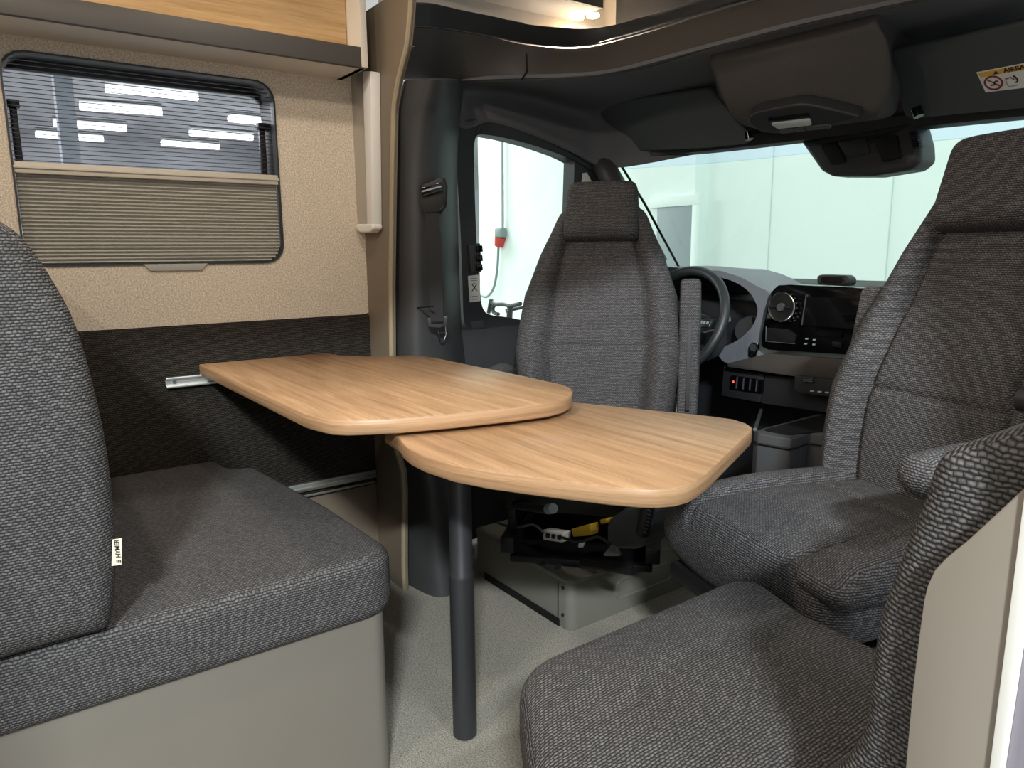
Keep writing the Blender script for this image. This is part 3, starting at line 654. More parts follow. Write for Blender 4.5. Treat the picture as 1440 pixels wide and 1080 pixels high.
# ------------------------------------------------------------ dashboard
db = thing('dashboard', 'dark dashboard with instrument hood, gloss black screen panel and storage trays', 'dashboard', (-1.2, 2.3, 0))
prof = [(2.78, .90), (2.55, .89), (2.36, .87), (2.24, .84), (2.21, .78), (2.23, .66), (2.28, .60), (2.30, .25), (2.40, .0), (2.78, .0)]
prof = rpoly(prof, [0, .02, .05, .03, .03, .02, .02, .03, 0, 0], 4)
v, f = prism(prof, YZ, -2.0, -.37); obj('dash_body', v, f, 'dash_dark', db, ang=50)
def dsh(name, pts, m, y0, y1, par=db, rad=.004, bev=.002):
    a = [U(p[0], p[1], y=y0) for p in pts]; v, f = prism(rpoly([(p.x, p.z) for p in a], rad, 5), XZ, y0, y1); return obj(name, v, f, m, par, bevel=bev)
ho = [(900, 384), (1000, 380), (1028, 384), (1050, 392), (1068, 402), (1084, 411), (1082, 425), (1076, 445), (1071, 470), (1070, 490), (1080, 508), (1060, 512), (1040, 512), (1022, 508), (1012, 498), (1000, 500), (940, 505), (900, 480)]
hi_ = [(910, 392), (1000, 389), (1024, 392), (1042, 399), (1056, 409), (1064, 420), (1069, 433), (1068, 445), (1062, 458), (1054, 467), (1044, 476), (1034, 482), (1024, 486), (1014, 489), (1004, 490), (990, 490), (940, 490), (912, 478)]
def hoodpt(p): q = U(p[0], p[1], y=2.10); return np.array((q.x, q.z))
oo = [hoodpt(p) for p in ho]; ii = [hoodpt(p) for p in hi_]
oc = catmull(oo, 5, True); ic = catmull(ii, 5, True)
v, f = ring_prism([tuple(p) for p in oc], [tuple(p) for p in ic], XZ, 2.085, 2.34); obj('instrument_hood', v, f, 'dash_grey', db, bevel=.0, ang=40)
dsh('hood_lining', [(905, 388), (1000, 386), (1040, 394), (1066, 414), (1072, 440), (1060, 465), (1030, 490), (905, 495)], 'recess', 2.325, 2.35)
dsh('instrument_panel', [(940, 425), (1035, 430), (1060, 438), (1045, 470), (1005, 488), (940, 488)], 'gloss_black', 2.25, 2.30)
v, f = disc_ring(U(1054, 465, y=2.20), (0, -1, .2), .052, .0025, 36, 6); obj('dial_ring', v, f, 'steel', db)
v, f = cyl(U(1054, 465, y=2.205), U(1054, 465, y=2.22), .050, 30); obj('dial', v, f, 'gloss_black', db)
dsh('start_bezel', [(1052, 502), (1053, 486), (1059, 481), (1065, 483), (1065, 494), (1062, 504)], 'chrome', 2.078, 2.09, db, .008, .001)
v, f = cyl(U(1059, 488.5, y=2.072), U(1059, 488.5, y=2.09), .012, 20); obj('start_button', v, f, 'gloss_black', db)
# gloss panel
sp = dsh('screen_panel', [(1070, 487), (1071, 470), (1083, 412), (1093, 401), (1110, 400), (1310, 410), (1310, 506), (1080, 492)], 'gloss_black', 2.06, 2.10, db, [.012, .01, .02, .02, .01, .01, .01, .012], .003)
dsh('screen', [(1132, 417), (1290, 424), (1290, 470), (1127, 457)], 'screen', 2.052, 2.07, sp, .002, .001)
dsh('screen_edge', [(1133, 414), (1134, 414), (1128, 457), (1126.5, 457)], 'steel', 2.050, 2.07, sp, 0, 0)
vc = U(1099, 432, y=2.05); nrm = Vector((0, -1, .05))
v, f = disc_ring(vc, nrm, .0455, .0036, 44, 8); obj('vent_ring', v, f, 'chrome', sp)
v, f = cyl(vc, vc-nrm*.03, .044, 36); obj('vent_bowl', v, f, 'recess', sp)
v, f = tube([vc+Vector((-.036, -.004, 0)), vc+Vector((.036, -.004, 0))], .004, 8); obj('vent_blade', v, f, 'button', sp)
v, f = cyl(vc+Vector((0, -.010, 0)), vc, .012, 16, .014); obj('vent_hub', v, f, 'tray_grey', sp)
for k in range(7):
    a = -.9+k*.3; q = vc+Vector((math.cos(a)*.054, 0, math.sin(a)*.054)); v, f = cyl(q, q+Vector((0, .006, 0)), .003, 8); obj('vent_stud', v, f, 'chrome', sp)
pk = dsh('pocket', [(1078, 461), (1108, 463), (1119, 471), (1117, 482), (1078, 479)], 'recess', 2.054, 2.07, sp, .003, 0)
v, f = tube([U(1077.5, 459, y=2.052), U(1077, 480, y=2.052), U(1118, 483.5, y=2.052)], .0016, 6); obj('pocket_rim', v, f, 'steel', sp)
dsh('card_slot', [(1152, 464), (1184, 467), (1183, 476), (1150, 472)], 'screen', 2.054, 2.07, sp, .002, 0)
for p in ((1134, 476.5), (1144.5, 478), (1132.5, 483.5), (1144, 484.5)):
    dsh('touch_mark', [(p[0]-1.6, p[1]-1), (p[0]+1.6, p[1]-1), (p[0]+1.6, p[1]+1), (p[0]-1.6, p[1]+1)], 'hall_grey', 2.056, 2.066, sp, 0, 0)
for k in range(3): dsh('toggle_bar', [(1170, 480+2.6*k), (1183, 481+2.6*k), (1182, 482.6+2.6*k), (1170, 481.6+2.6*k)], 'chrome', 2.045, 2.062, sp, 0, 0)
# bands and lower modules
dsh('trim_band', [(1022, 511), (1080, 497), (1230, 508), (1230, 545), (1120, 530), (1024, 516)], 'dash_band', 2.075, 2.25, db, .004, .004)
dsh('knee_panel', [(1018, 515), (1074, 526), (1068, 566), (1014, 556)], 'dash_dark', 2.11, 2.25)
dsh('centre_panel', [(1076, 527), (1230, 548), (1230, 590), (1070, 567)], 'dash_dark', 2.11, 2.25)
for k in range(5):
    a = 1028+9.3*k; y_ = 528+1.4*k
    b_ = dsh('rocker_switch', [(a, y_), (a+7, y_+1), (a+5.5, y_+19), (a-1.5, y_+18)], 'gloss_black', 2.098, 2.12, db, .002, .001)
    if k: dsh('switch_edge', [(a-1.6, y_+1), (a-.6, y_+1), (a-2, y_+17), (a-3, y_+17)], 'tray_grey', 2.094, 2.11, db, 0, 0)
v, f = cyl(U(1031, 537, y=2.092), U(1031, 537, y=2.1), .004, 10); obj('warning_light', v, f, 'led_red', db)
cm = dsh('centre_switch_module', [(1117, 528), (1200, 537), (1200, 562), (1125, 553), (1117, 547)], 'black_plastic', 2.06, 2.14, db, .006, .003)
for k in range(3): dsh('toggle_bar', [(1129, 530+2.4*k), (1143, 531+2.4*k), (1142, 532.6+2.4*k), (1129, 531.6+2.4*k)], 'chrome', 2.05, 2.065, cm, 0, 0)
for k in range(4): dsh('switch_mark', [(1139+10.5*k, 549+k), (1144+10.5*k, 549.4+k), (1144+10.5*k, 551+k), (1139+10.5*k, 550.6+k)], 'mark_white', 2.056, 2.065, cm, 0, 0)
# storage tray in the centre
tz = .475
def T(px, py, z=tz): return U(px, py, z=z)
rim = [(-1.44, 2.02), (-1.40, 1.99), (-1.26, 1.985), (-1.21, 2.02), (-1.12, 2.03), (-.85, 2.03), (-.85, 2.25), (-1.44, 2.25)]
rimx = []
for px, py in ((1060, 605), (1066, 609), (1112, 617), (1125, 614), (1138, 609), (1230, 620)): p = U(px, py, z=.50); rimx.append((p.x, p.y))
body = rimx+[(rimx[-1][0], 2.35), (rimx[0][0]-.02, 2.35)]
v, f = prism(rpoly(body, .01, 4), XY, .30, .50); tr = obj('centre_console', v, f, 'tray_grey', db, bevel=.006)
bi = [(U(1072, 604, z=.503)), U(1108, 611, z=.503)]
rec = [(bi[0].x, bi[0].y), (bi[1].x, bi[1].y), (bi[1].x+.14, 2.24), (bi[0].x+.0, 2.24)]
v, f = prism(rpoly(rec, .015, 5), XY, .4995, .503); obj('tray_recess', v, f, 'recess', tr)
v, f = tube([(p[0], p[1]-.004, .470) for p in rimx], .003, 6); obj('console_seam', v, f, 'recess', tr)
a, b = U(1062, 604, y=rimx[0][1]+.02), U(1071, 574, y=2.2)
v, f = tube([a, b], .006, 8); obj('tray_edge', v, f, 'steel', tr)
dsh('rear_cup', [(1140, 642), (1146, 630), (1190, 636), (1200, 655), (1140, 655)], 'recess', 1.985, 2.0, tr, .006, .002)
# device on the screen panel
dc = thing('dashboard_camera', 'small black camera device standing on the screen panel', 'camera', U(1176, 402, y=2.08))
a = [U(p[0], p[1], y=2.07) for p in ((1153, 400), (1153, 388), (1158, 386), (1192, 387), (1198, 391), (1198, 402))]
v, f = cushion(rpoly([(p.x, p.z) for p in a], .012, 6), XZ, 2.05, 2.10, .008, .0, 60); obj('body', v, f, 'black_plastic', dc, ang=60)
a = [U(p[0], p[1], y=2.05) for p in ((1156, 397), (1156, 389), (1184, 390), (1186, 398))]
v, f = prism(rpoly([(p.x, p.z) for p in a], .006, 5), XZ, 2.046, 2.056); obj('lens_window', v, f, 'gloss_black', dc)
dsh('stand', [(1160, 399), (1194, 401), (1194, 402.5), (1160, 400.8)], 'dark_plastic', 2.062, 2.09, dc, .002)
# steering wheel
sw = thing('steering_wheel', 'dark leather steering wheel with silver spokes in front of the instruments', 'steering wheel', (-1.64, 2.1, .62))
nc = Vector((0, -.90, .42)).normalized(); cc = U(952, 452, y=1.90); ax = Vector((1, 0, 0)); ay = nc.cross(ax)*-1
if ay.z < 0: ay = -ay
ring = [cc+ax*math.cos(t)*.186+ay*math.sin(t)*.186 for t in (2*math.pi*k/64 for k in range(64))]
v, f = tube(ring, .0165, 14, True); obj('rim', v, f, 'leather', sw, ang=70)
hub = [tuple(p) for p in catmull([np.array(p) for p in ((-.09, .03), (0, .065), (.09, .03), (.07, -.05), (0, -.08), (-.07, -.05))], 6, True)]
v, f = cushion(hub, mapm(frame(cc, ax, ay)), -.03, .03, .012, .006, 60); obj('airbag_cover', v, f, 'black_plastic', sw, ang=60)
for s in (-1, 1):
    pl = [(s*.07, .03), (s*.18, .015), (s*.182, -.012), (s*.13, -.03), (s*.07, -.035)]
    v, f = prism(rpoly(pl, .006, 4), mapm(frame(cc, ax, ay)), -.008, .012); so = obj('spoke', v, f, 'chrome', sw, bevel=.003)
    v, f = prism(rpoly([(s*.10, .014), (s*.15, .010), (s*.15, -.014), (s*.11, -.018)], .004, 4), mapm(frame(cc, ax, ay)), .010, .016); obj('button_pad', v, f, 'button', so, bevel=.001)
    for k in range(3):
        v, f = prism(rpoly([(s*(.112+.013*k), -.006), (s*(.120+.013*k), -.006), (s*(.120+.013*k), .004), (s*(.112+.013*k), .004)], .001, 3), mapm(frame(cc, ax, ay)), .015, .018); obj('button', v, f, 'hall_grey', so, smooth=False)
pl = [(-.02, -.07), (.02, -.07), (.025, -.18), (-.025, -.18)]; v, f = prism(rpoly(pl, .004, 4), mapm(frame(cc, ax, ay)), -.008, .008); obj('lower_spoke', v, f, 'black_plastic', sw, bevel=.003)
v, f = tube([cc-nc*.02, cc-nc*.10, cc-nc*.19], [.05, .07, .075], 16); obj('column', v, f, 'black_plastic', sw)
v, f = tube([cc-nc*.09+ax*.03, U(1008, 455, y=1.98), U(1020, 449, y=1.98)], [.010, .010, .014], 12); obj('stalk', v, f, 'black_plastic', sw)
p = U(1020, 449, y=1.98); v, f = cyl(p, p+(p-U(1008, 455, y=1.98)).normalized()*.012, .014, 14); obj('stalk_end', v, f, 'steel', sw)

# ------------------------------------------------------------ dinette table
TZ = .735
tb1 = thing('dinette_table', 'oak effect wall table with swivel leaf and single dark leg', 'table', (-1.194, .731, 0))
t1 = [(268, 506.5), (447, 490.5), (462, 497), (480, 500), (520, 501), (560, 500), (582, 499.5), (612, 503), (645, 510), (703, 521.6), (774, 537), (792, 541), (802, 545), (805.5, 549.5), (803, 556), (791, 562), (770, 567), (720, 573), (637, 581.5), (560, 588), (520, 590), (487, 591), (465, 590), (445, 585.5), (428, 581)]
q = [U(a, b, z=TZ) for a, b in t1]; q[0].x = WX+.03; q[1].x = WX+.03
q[1].y = U(447, 490.5, x=WX+.03).y
q = [(p.x, p.y) for p in q]
def slab(name, poly, z0, z1, m, par):
    n = len(poly); P2 = [np.array(p) for p in poly]
    A = sum(P2[i][0]*P2[(i+1) % n][1]-P2[(i+1) % n][0]*P2[i][1] for i in range(n))
    if A < 0: P2 = P2[::-1]
    Q2 = []
    for i in range(n):
        t = P2[(i+1) % n]-P2[i-1]; t = t/np.linalg.norm(t); Q2.append(P2[i]+np.array([-t[1], t[0]])*.0022)
    L = [[(p[0], p[1], z) for p in R_] for R_, z in ((Q2, z0), (P2, z0+.0022), (P2, z1-.0022), (Q2, z1))]
    return obj(name, *loft(L), m, par, ang=50)
so = slab('tabletop', q, TZ-.028, TZ, 'oak', tb1)
# slim joint line of the edge band
t2 = [(562, 616), (566, 623), (577, 632), (596, 641), (637.5, 654), (690, 663.5), (780, 675), (862, 684.5), (900, 687.5), (925, 688), (950, 686), (968, 681.5), (982, 674.5), (996, 664), (1030, 631), (1056, 606), (1058, 601), (1050, 595.5), (1031, 589.5), (990, 584), (900, 575), (812, 566)]
LZ2 = TZ-.036
q2 = [U(a, b, z=LZ2) for a, b in t2]; q2 = [(p.x, p.y) for p in q2]
e0, e1 = q2[-1], q2[0]; q2 = q2+[(e0[0]-.14, e0[1]-.03), (e0[0]-.18, e0[1]-.12), (e1[0]-.16, e1[1]+.08), (e1[0]-.08, e1[1]+.01)]
slab('swivel_leaf', q2, LZ2-.028, LZ2, 'oak', tb1)
pb = U(654, 1033, z=0); lx, ly = pb.x, pb.y
def lathe(prof, c, seg=32): return loft([[(c[0]+r*math.cos(2*math.pi*k/seg), c[1]+r*math.sin(2*math.pi*k/seg), z) for k in range(seg)] for r, z in prof])
v, f = lathe([(.020, 0), (.0255, .004), (.0255, .363)], (lx, ly)); obj('lower_leg', v, f, 'leg_metal', tb1)
v, f = lathe([(.0262, .363), (.0262, .372), (.0235, .376), (.0235, TZ-.06)], (lx, ly)); obj('upper_leg', v, f, 'leg_metal', tb1)
v, f = lathe([(.055, TZ-.0645), (.055, TZ-.0285)], (lx-.02, ly)); obj('swivel_mount', v, f, 'mech', tb1)
# alu rail on the wall
a, b = U(231, 520, x=WX+.014), U(509, 494, x=WX+.014)
rl = thing('table_rail', 'silver aluminium table rail on the dark knit wall panel', 'rail', (WX+.01, a.y, .68))
bx('channel', (WX+.006, a.y, .678), (WX+.014, b.y, .706), 'alu', rl, bevel=.001)
bx('upper_lip', (WX+.008, a.y, .699), (WX+.024, b.y, .706), 'alu', rl, bevel=.001)
bx('lower_lip', (WX+.008, a.y, .678), (WX+.024, b.y, .684), 'alu', rl, bevel=.001)
for yy in (a.y+.022, b.y-.02, b.y-.05):
    v, f = cyl((WX+.013, yy, .6915), (WX+.0165, yy, .6915), .005, 12); obj('screw', v, f, 'steel', rl)
lr = thing('lower_rail', 'silver rail along the bottom of the wall panel below the table', 'rail', (WX+.01, .7, .325))
bx('profile', (WX+.006, .60, .325), (WX+.018, .94, .350), 'alu', lr, bevel=.002)
bx('groove_lip', (WX+.012, .60, .332), (WX+.024, .94, .338), 'alu', lr, bevel=.001)
bx('cover_strip', (WX+.004, .60, .305), (WX+.010, .94, .312), 'alu', lr, bevel=.001)

# ------------------------------------------------------------ forward facing bench
bn = thing('bench_seat', 'grey knit bench seat with thick backrest on pale base beside the wall', 'bench', (-1.6, .2, 0))
so_ = [(302, 637), (345, 659), (368, 659), (441, 702), (523, 752)]
fr = [U(a, b, z=.47) for a, b in so_]
fy = .585
cush = [(WX+.012, -.55), (WX+.012, fr[0].y-.01), (-1.93, fr[0].y), (-1.90, fr[2].y), (-1.50, fy-.01), (-1.165, fy), (-1.165, -.55)]
v, f = cushion(rpoly(cush, [.01, .02, .02, .03, .05, .07, .02], 8), XY, .345, .470, .028, .012, 220, 0)
obj('seat_cushion', v, f, 'knit', bn, ang=60)
bp_ = rpoly([(-1.185, -1.0), (-1.185, .555), (-1.24, .565), (WX+.02, .50), (WX+.02, -1.0)], [0, .06, .02, 0, 0], 8)
v, f = prism(bp_, XY, 0.0, .35); obj('base_panel', v, f, 'laminate', bn, ang=40)
bpx = [(0, 310), (28, 330), (55, 363), (80, 402), (103, 445), (122, 500), (140, 570), (152, 630), (161, 700), (166, 770), (165, 830), (158, 880), (145, 903), (120, 915), (60, 924), (0, 930)]
bo = [U(a, b, x=-1.155) for a, b in bpx]; bo = [(p.y, p.z) for p in bo]
bo = [(bo[0][0]-.10, bo[0][1]+.04), (bo[0][0]-.03, bo[0][1]+.02)]+bo[:-2]+[(bo[-3][0]-.05, .468), (-.10, .468), (-.14, .52), (-.16, 1.06)]
bo = [(a, max(b, .4725)) for a, b in bo]
v, f = cushion([tuple(p) for p in catmull([np.array(p) for p in bo], 4, True)], YZ, WX+.02, -1.135, .045, .012, 160, 0)
br_ = obj('backrest', v, f, 'knit', bn, ang=60)
tm_ = frame(U(165, 776, x=-1.158), U(159, 796, x=-1.158)-U(167, 757, x=-1.158), (0, 1, 0))
# sewn-in brand tag: lies in the seam, reads upwards
ta = [U(158, 759, x=-1.150), U(171.5, 757, x=-1.150), U(171, 794, x=-1.150), U(157, 796, x=-1.150)]
v = [tuple(p) for p in ta]+[(p.x-.0012, p.y, p.z) for p in ta]
tg_ = obj('brand_tag', v, [(0, 1, 2, 3), (4, 5, 6, 7), (0, 1, 5, 4), (1, 2, 6, 5), (2, 3, 7, 6), (3, 0, 4, 7)], 'label_cloth', bn, smooth=False)
ctr = U(165, 773, x=-1.1495)
text('tag_word', 'HYMER', .0086, frame(ctr+Vector((0, .0005, .0008)), (0, .0, 1), (0, -1, 0)), 'ink', tg_, .0002, .25, .00018)
for k in range(3):
    a = ctr+Vector((0, -.0022+.0022*k, -.0170)); bx('tag_mark', (a.x-.0002, a.y-.0007, a.z-.0028-.0006*k), (a.x+.0002, a.y+.0007, a.z+.0016-.0006*k), 'ink', tg_, bevel=0)

# ------------------------------------------------------------ inward facing side seat at the door
ss = thing('side_seat', 'grey knit side seat with beige shell in the doorway foreground', 'seat', (-.5, .75, 0))
def RS(px, py, z=.47): p = U(px, py, z=z); return (p.x, p.y)
cs = [(-.735, .535), (-.735, .985), (-.70, 1.03), (-.58, .985), (-.24, .965), (-.24, .40), (-.52, .40)]
v, f = cushion(rpoly(cs, [.10, .06, .04, .05, .03, .03, .10], 10), XY, .355, .470, .035, .018, 200, 0)
obj('seat_cushion', v, f, 'knit', ss, ang=60)
v, f = prism(rpoly([(-.69, .54), (-.69, 1.0), (-.24, 1.0), (-.24, .44), (-.60, .44)], .05, 6), XY, 0, .36); obj('base_panel', v, f, 'mech_grey', ss, ang=40)
yp = .57
def RB(px, py, y=yp): p = U(px, py, y=y); return (p.x, p.z)
ro = [RB(*p) for p in ((1204, 1040), (1217, 950), (1231, 870), (1247, 820), (1264, 775), (1280, 735), (1294, 700), (1304, 664), (1316, 644), (1335, 632), (1362, 622), (1400, 611), (1440, 601), (1490, 596))]
ro = [(-.345, .472), (-.325, .52)]+ro+[(ro[-1][0]+.03, ro[-1][1]-.03), (ro[-1][0]+.035, .6), (ro[-1][0]+.035, .472)]
v, f = cushion([tuple(p) for p in catmull([np.array(p) for p in ro], 3, True)], XZ, yp-.006, .96, .022, .0, 180, .004)
obj('backrest', v, f, 'knit', ss, ang=60)
pp = [RB(*p, y=yp-.02) for p in ((1275, 1150), (1281, 1080), (1291, 970), (1300, 895), (1307.5, 840), (1313, 818), (1323, 797), (1340, 779), (1372, 753), (1440, 690), (1470, 663), (1470, 700), (1405, 1080), (1395, 1150))]
pp = [(pp[0][0]-.004, .30)]+pp+[(pp[-1][0], .30)]
v, f = prism(pp, XZ, yp-.030, yp-.004); obj('shell_panel', v, f, 'shell', ss, ang=30, bevel=.0015)
p0, p1 = RB(1440, 719, y=yp-.03), RB(1394, 1080, y=yp-.03); p2, p3 = RB(1440, 887, y=yp-.03), RB(1411, 1080, y=yp-.03)
def ext(p, q, z): k = (z-p[1])/(q[1]-p[1]); return (p[0]+(q[0]-p[0])*k, z)
ed = [ext(p0, p1, .30), ext(p2, p3, .30), ext(p2, p3, .92), ext(p0, p1, .92)]
v, f = prism(ed, XZ, yp-.034, yp+.02); obj('white_edge', v, f, 'white_board', ss, bevel=.001)
ed = [ext(p2, p3, .30), (ext(p2, p3, .3)[0]+.06, .30), (ext(p2, p3, .92)[0]+.06, .92), ext(p2, p3, .92)]
v, f = prism(ed, XZ, yp-.026, yp+.02); obj('shell_back', v, f, 'door_jamb', ss, bevel=.001)

# ------------------------------------------------------------ cab seats
def cab_seat(name, label, loc, th, sides, group):
    t = thing(name, label, 'seat', loc, th, group)
    tf = lambda k: .13-.03*k
    def bw(k):   # half width of the backrest along its height
        return float(np.interp(k, [0, .12, .35, .6, .78, .9, 1.0], [.225, .25, .27, .25, .205, .165, .135]))
    lean = math.radians(13); H0 = .44; BL = .735
    def fb(x, n, l): return (x, .20-n*math.cos(lean)+l*math.sin(lean), H0+l*math.cos(lean)+n*math.sin(lean))
    v, f = pad(fb, BL, bw, tf, lambda k: .07*(1-.6*k), lambda k: .028*math.sin(math.pi*min(1, k*1.6)), (.60,), ((.27, .57),), 120, 120, 3.2, (.58, .80))
    obj('backrest', v, f, 'knit_cab', t, local=True, ang=75)
    # headrest
    lo = []
    for i in range(41):
        l = .195*i/40; e = min(l, .195-l); k = 1 if e > .045 else max(.03, (1-(1-e/.045)**2.6)**(1/2.6)); w_ = .126*(.80+.20*k)*(1-.10*(l/.195)); tt = .062*k
        lo.append([fb(w_*math.copysign(abs(math.cos(a))**.42, math.cos(a)), .045+tt*math.copysign(abs(math.sin(a))**.75, math.sin(a)), .615+l) for a in (2*math.pi*(j+.5)/64 for j in range(64))])
    v, f = loft(lo); obj('headrest', v, f, 'knit_cab', t, local=True, ang=75)
    # seat cushion
    def fs(x, n, l): return (x, .235-l, .44+n)
    def sw_(k): return float(np.interp(k, [0, .2, .6, .9, 1], [.23, .25, .265, .255, .235]))
    v, f = pad(fs, .53, sw_, lambda k: .15+.012*k, lambda k: .030*(1-.5*k), lambda k: .012*math.sin(math.pi*k)-.02*max(0, k-.75), (.58,), ((.20, .55), (.37, .55)), 90, 64, 3.4, (.48, .8))
    obj('seat_cushion', v, f, 'knit_cab', t, local=True, ang=75)
    def arm(x, pts, r, nm='armrest'):
        q = catmull([np.array(p, float) for p in pts], 6); n = len(q)
        rr = [r*max(.15, min(1, math.sqrt(min(1, min(i, n-1-i)/2.2)+.02))) for i in range(n)]
        v, f = tube([Vector((x, p[0], p[1])) for p in q], rr, 18, flat=.8); obj(nm, v, f, 'knit_cab', t, local=True, ang=75)
    for x, mode in sides:
        if mode == 'down': arm(x, [(.21, .70), (.12, .705), (.0, .70), (-.12, .695), (-.20, .685)], .042)
        elif mode == 'low': arm(x, [(.21, .625), (.10, .64), (.0, .635), (-.10, .62)], .036)
        else:
            sh = .07 if mode == 'back' else 0
            wv = rpoly([(.13+sh, .50), (.19+sh, .50), (.275+sh, .93), (.20+sh, .935)], .02, 6)
            v, f = cushion(wv, lambda a, b, tt: (tt, a, b), x-.031, x+.031, .014, .004, 80); ao = obj('folded_armrest', v, f, 'knit_cab', t, local=True, ang=75)
            v, f = prism(rpoly([(.124+sh, .53), (.140+sh, .53), (.195+sh, .80), (.178+sh, .80)], .004, 4), lambda a, b, tt: (tt, a, b), x-.006, x+.006); obj('armrest_slot', v, f, 'mech', ao, local=True)
    # underside frame
    v, f = box((-.21, -.22, .30), (.21, .20, .36)); obj('seat_pan', v, f, 'mech', t, local=True, bevel=.01)
    for s in (-1, 1):
        v, f = box((s*.20-.02, -.26, .19), (s*.20+.02, .20, .235)); obj('slide_rail', v, f, 'mech', t, local=True, bevel=.004)
        v, f = box((s*.20-.012, -.20, .235), (s*.20+.012, .16, .31)); obj('side_bracket', v, f, 'mech', t, local=True, bevel=.004)
    v, f = box((-.20, -.23, .15), (.20, .22, .172)); obj('swivel_plate', v, f, 'mech', t, local=True, bevel=.006)
    return t
drv = cab_seat('driver_seat', 'grey knit driver seat swivelled round to face the table', (-1.588, 1.435, 0), math.radians(42), ((.288, 'up'), (-.30, 'low')), 'swivel cab seats')
pas = cab_seat('passenger_seat', 'grey knit passenger seat turned towards the table at right', (-.715, 1.345, 0), math.radians(-17), ((-.27, 'back'), (.30, 'down')), 'swivel cab seats')
# near side bolster and lower cover of the passenger seat
v, f = cushion(rpoly([(-.27, .465), (-.30, .50), (-.24, .54), (.05, .575), (.18, .53), (.18, .465)], .03, 6), lambda a, b, tt: (tt, a, b), .165, .275, .03, .006, 90); obj('side_bolster', v, f, 'knit_cab', pas, local=True, ang=75)
v, f = box((-.20, -.29, .33), (.10, -.20, .37)); obj('front_cover', v, f, 'mech', pas, local=True, bevel=.012)
v, f = box((-.245, -.20, .26), (-.20, .05, .36)); obj('slide_cover', v, f, 'mech', pas, local=True, bevel=.012)
v, f = cyl((.24, .10, .775), (.34, .10, .775), .022, 16); obj('armrest_hinge', v, f, 'black_plastic', pas, local=True)
# driver seat mechanism details
def G(px, py, y): return U(px, py, y=y)
kc = [G(a, b, 1.24) for a, b in ((858, 738), (862, 728), (885, 712), (928, 706), (932, 716), (918, 752), (908, 766), (898, 771), (865, 770), (858, 764))]
v, f = cushion(rpoly([(p.x, p.z) for p in kc], .01, 5), XZ, 1.225, 1.31, .012, 0, 80, .004); rcv = obj('recliner_cover', v, f, 'mech_grey', drv, ang=60)
wk = G(909, 731, 1.235)
v, f = tube(catmull([G(911, 712, 1.222), G(907, 730, 1.218), G(904, 750, 1.222)], 6), .017, 12); kw = obj('recliner_wheel', v, f, 'mech', rcv)
for k in range(8):
    p = G(911.5-.95*k, 713+5*k, 1.206); v, f = tube([p+Vector((-.011, .006, 0)), p+Vector((.011, 0, 0))], .0022, 6); obj('wheel_rib', v, f, 'mech_grey', rcv)
def gb(name, pts, m, y, dep=.03, rad=.003):
    a = [G(p[0], p[1], y) for p in pts]; v, f = prism(rpoly([(p.x, p.z) for p in a], rad, 4), XZ, y, y+dep); return obj(name, v, f, m, drv, bevel=.001)
gb('white_connector', [(763, 745), (791, 750), (790, 763), (764, 759)], 'white_plastic', 1.20)
for k in range(3): gb('connector_slot', [(767+8*k, 750+1.2*k), (772+8*k, 751+1.2*k), (771+8*k, 757+1.2*k), (767+8*k, 756+1.2*k)], 'mech', 1.195, .02, 0)
gb('yellow_connector', [(803, 744), (829, 737), (831, 747), (829, 753), (806, 755)], 'yellow', 1.22)
gb('yellow_clip', [(843, 731), (853, 730), (852, 736), (845, 737)], 'yellow', 1.24)
gb('white_tag', [(815, 760), (823, 760), (819, 770), (812, 770)], 'white_plastic', 1.19, .004)
v, f = tube([G(712, 708, 1.16), G(772, 717, 1.12)], .012, 12); obj('slide_lever', v, f, 'mech', drv)
v, f = cyl(G(771, 716, 1.12), G(778, 715, 1.11), .013, 12); obj('lever_tip', v, f, 'hall_grey', drv)
v, f = tube([G(818, 793, 1.13), G(890, 802, 1.17)], .012, 10); obj('slide_handle', v, f, 'mech', drv)
gb('steel_bracket', [(846, 782), (858, 768), (866, 772), (872, 782)], 'steel', 1.20, .01)
v, f = cyl(G(778, 797, 1.13), G(778, 797, 1.13)+Vector((0, 0, .014)), .022, 6); obj('hex_bolt', v, f, 'mech_grey', drv)
v, f = tube(catmull([G(700, 735, 1.2), G(725, 742, 1.17), G(750, 738, 1.19), G(765, 750, 1.2)], 5), .004, 6); obj('wire', v, f, 'mech_grey', drv)
v, f = tube(catmull([G(791, 756, 1.2), G(815, 762, 1.18), G(840, 755, 1.2), G(858, 765, 1.2)], 5), .004, 6); obj('wire', v, f, 'mech', drv)
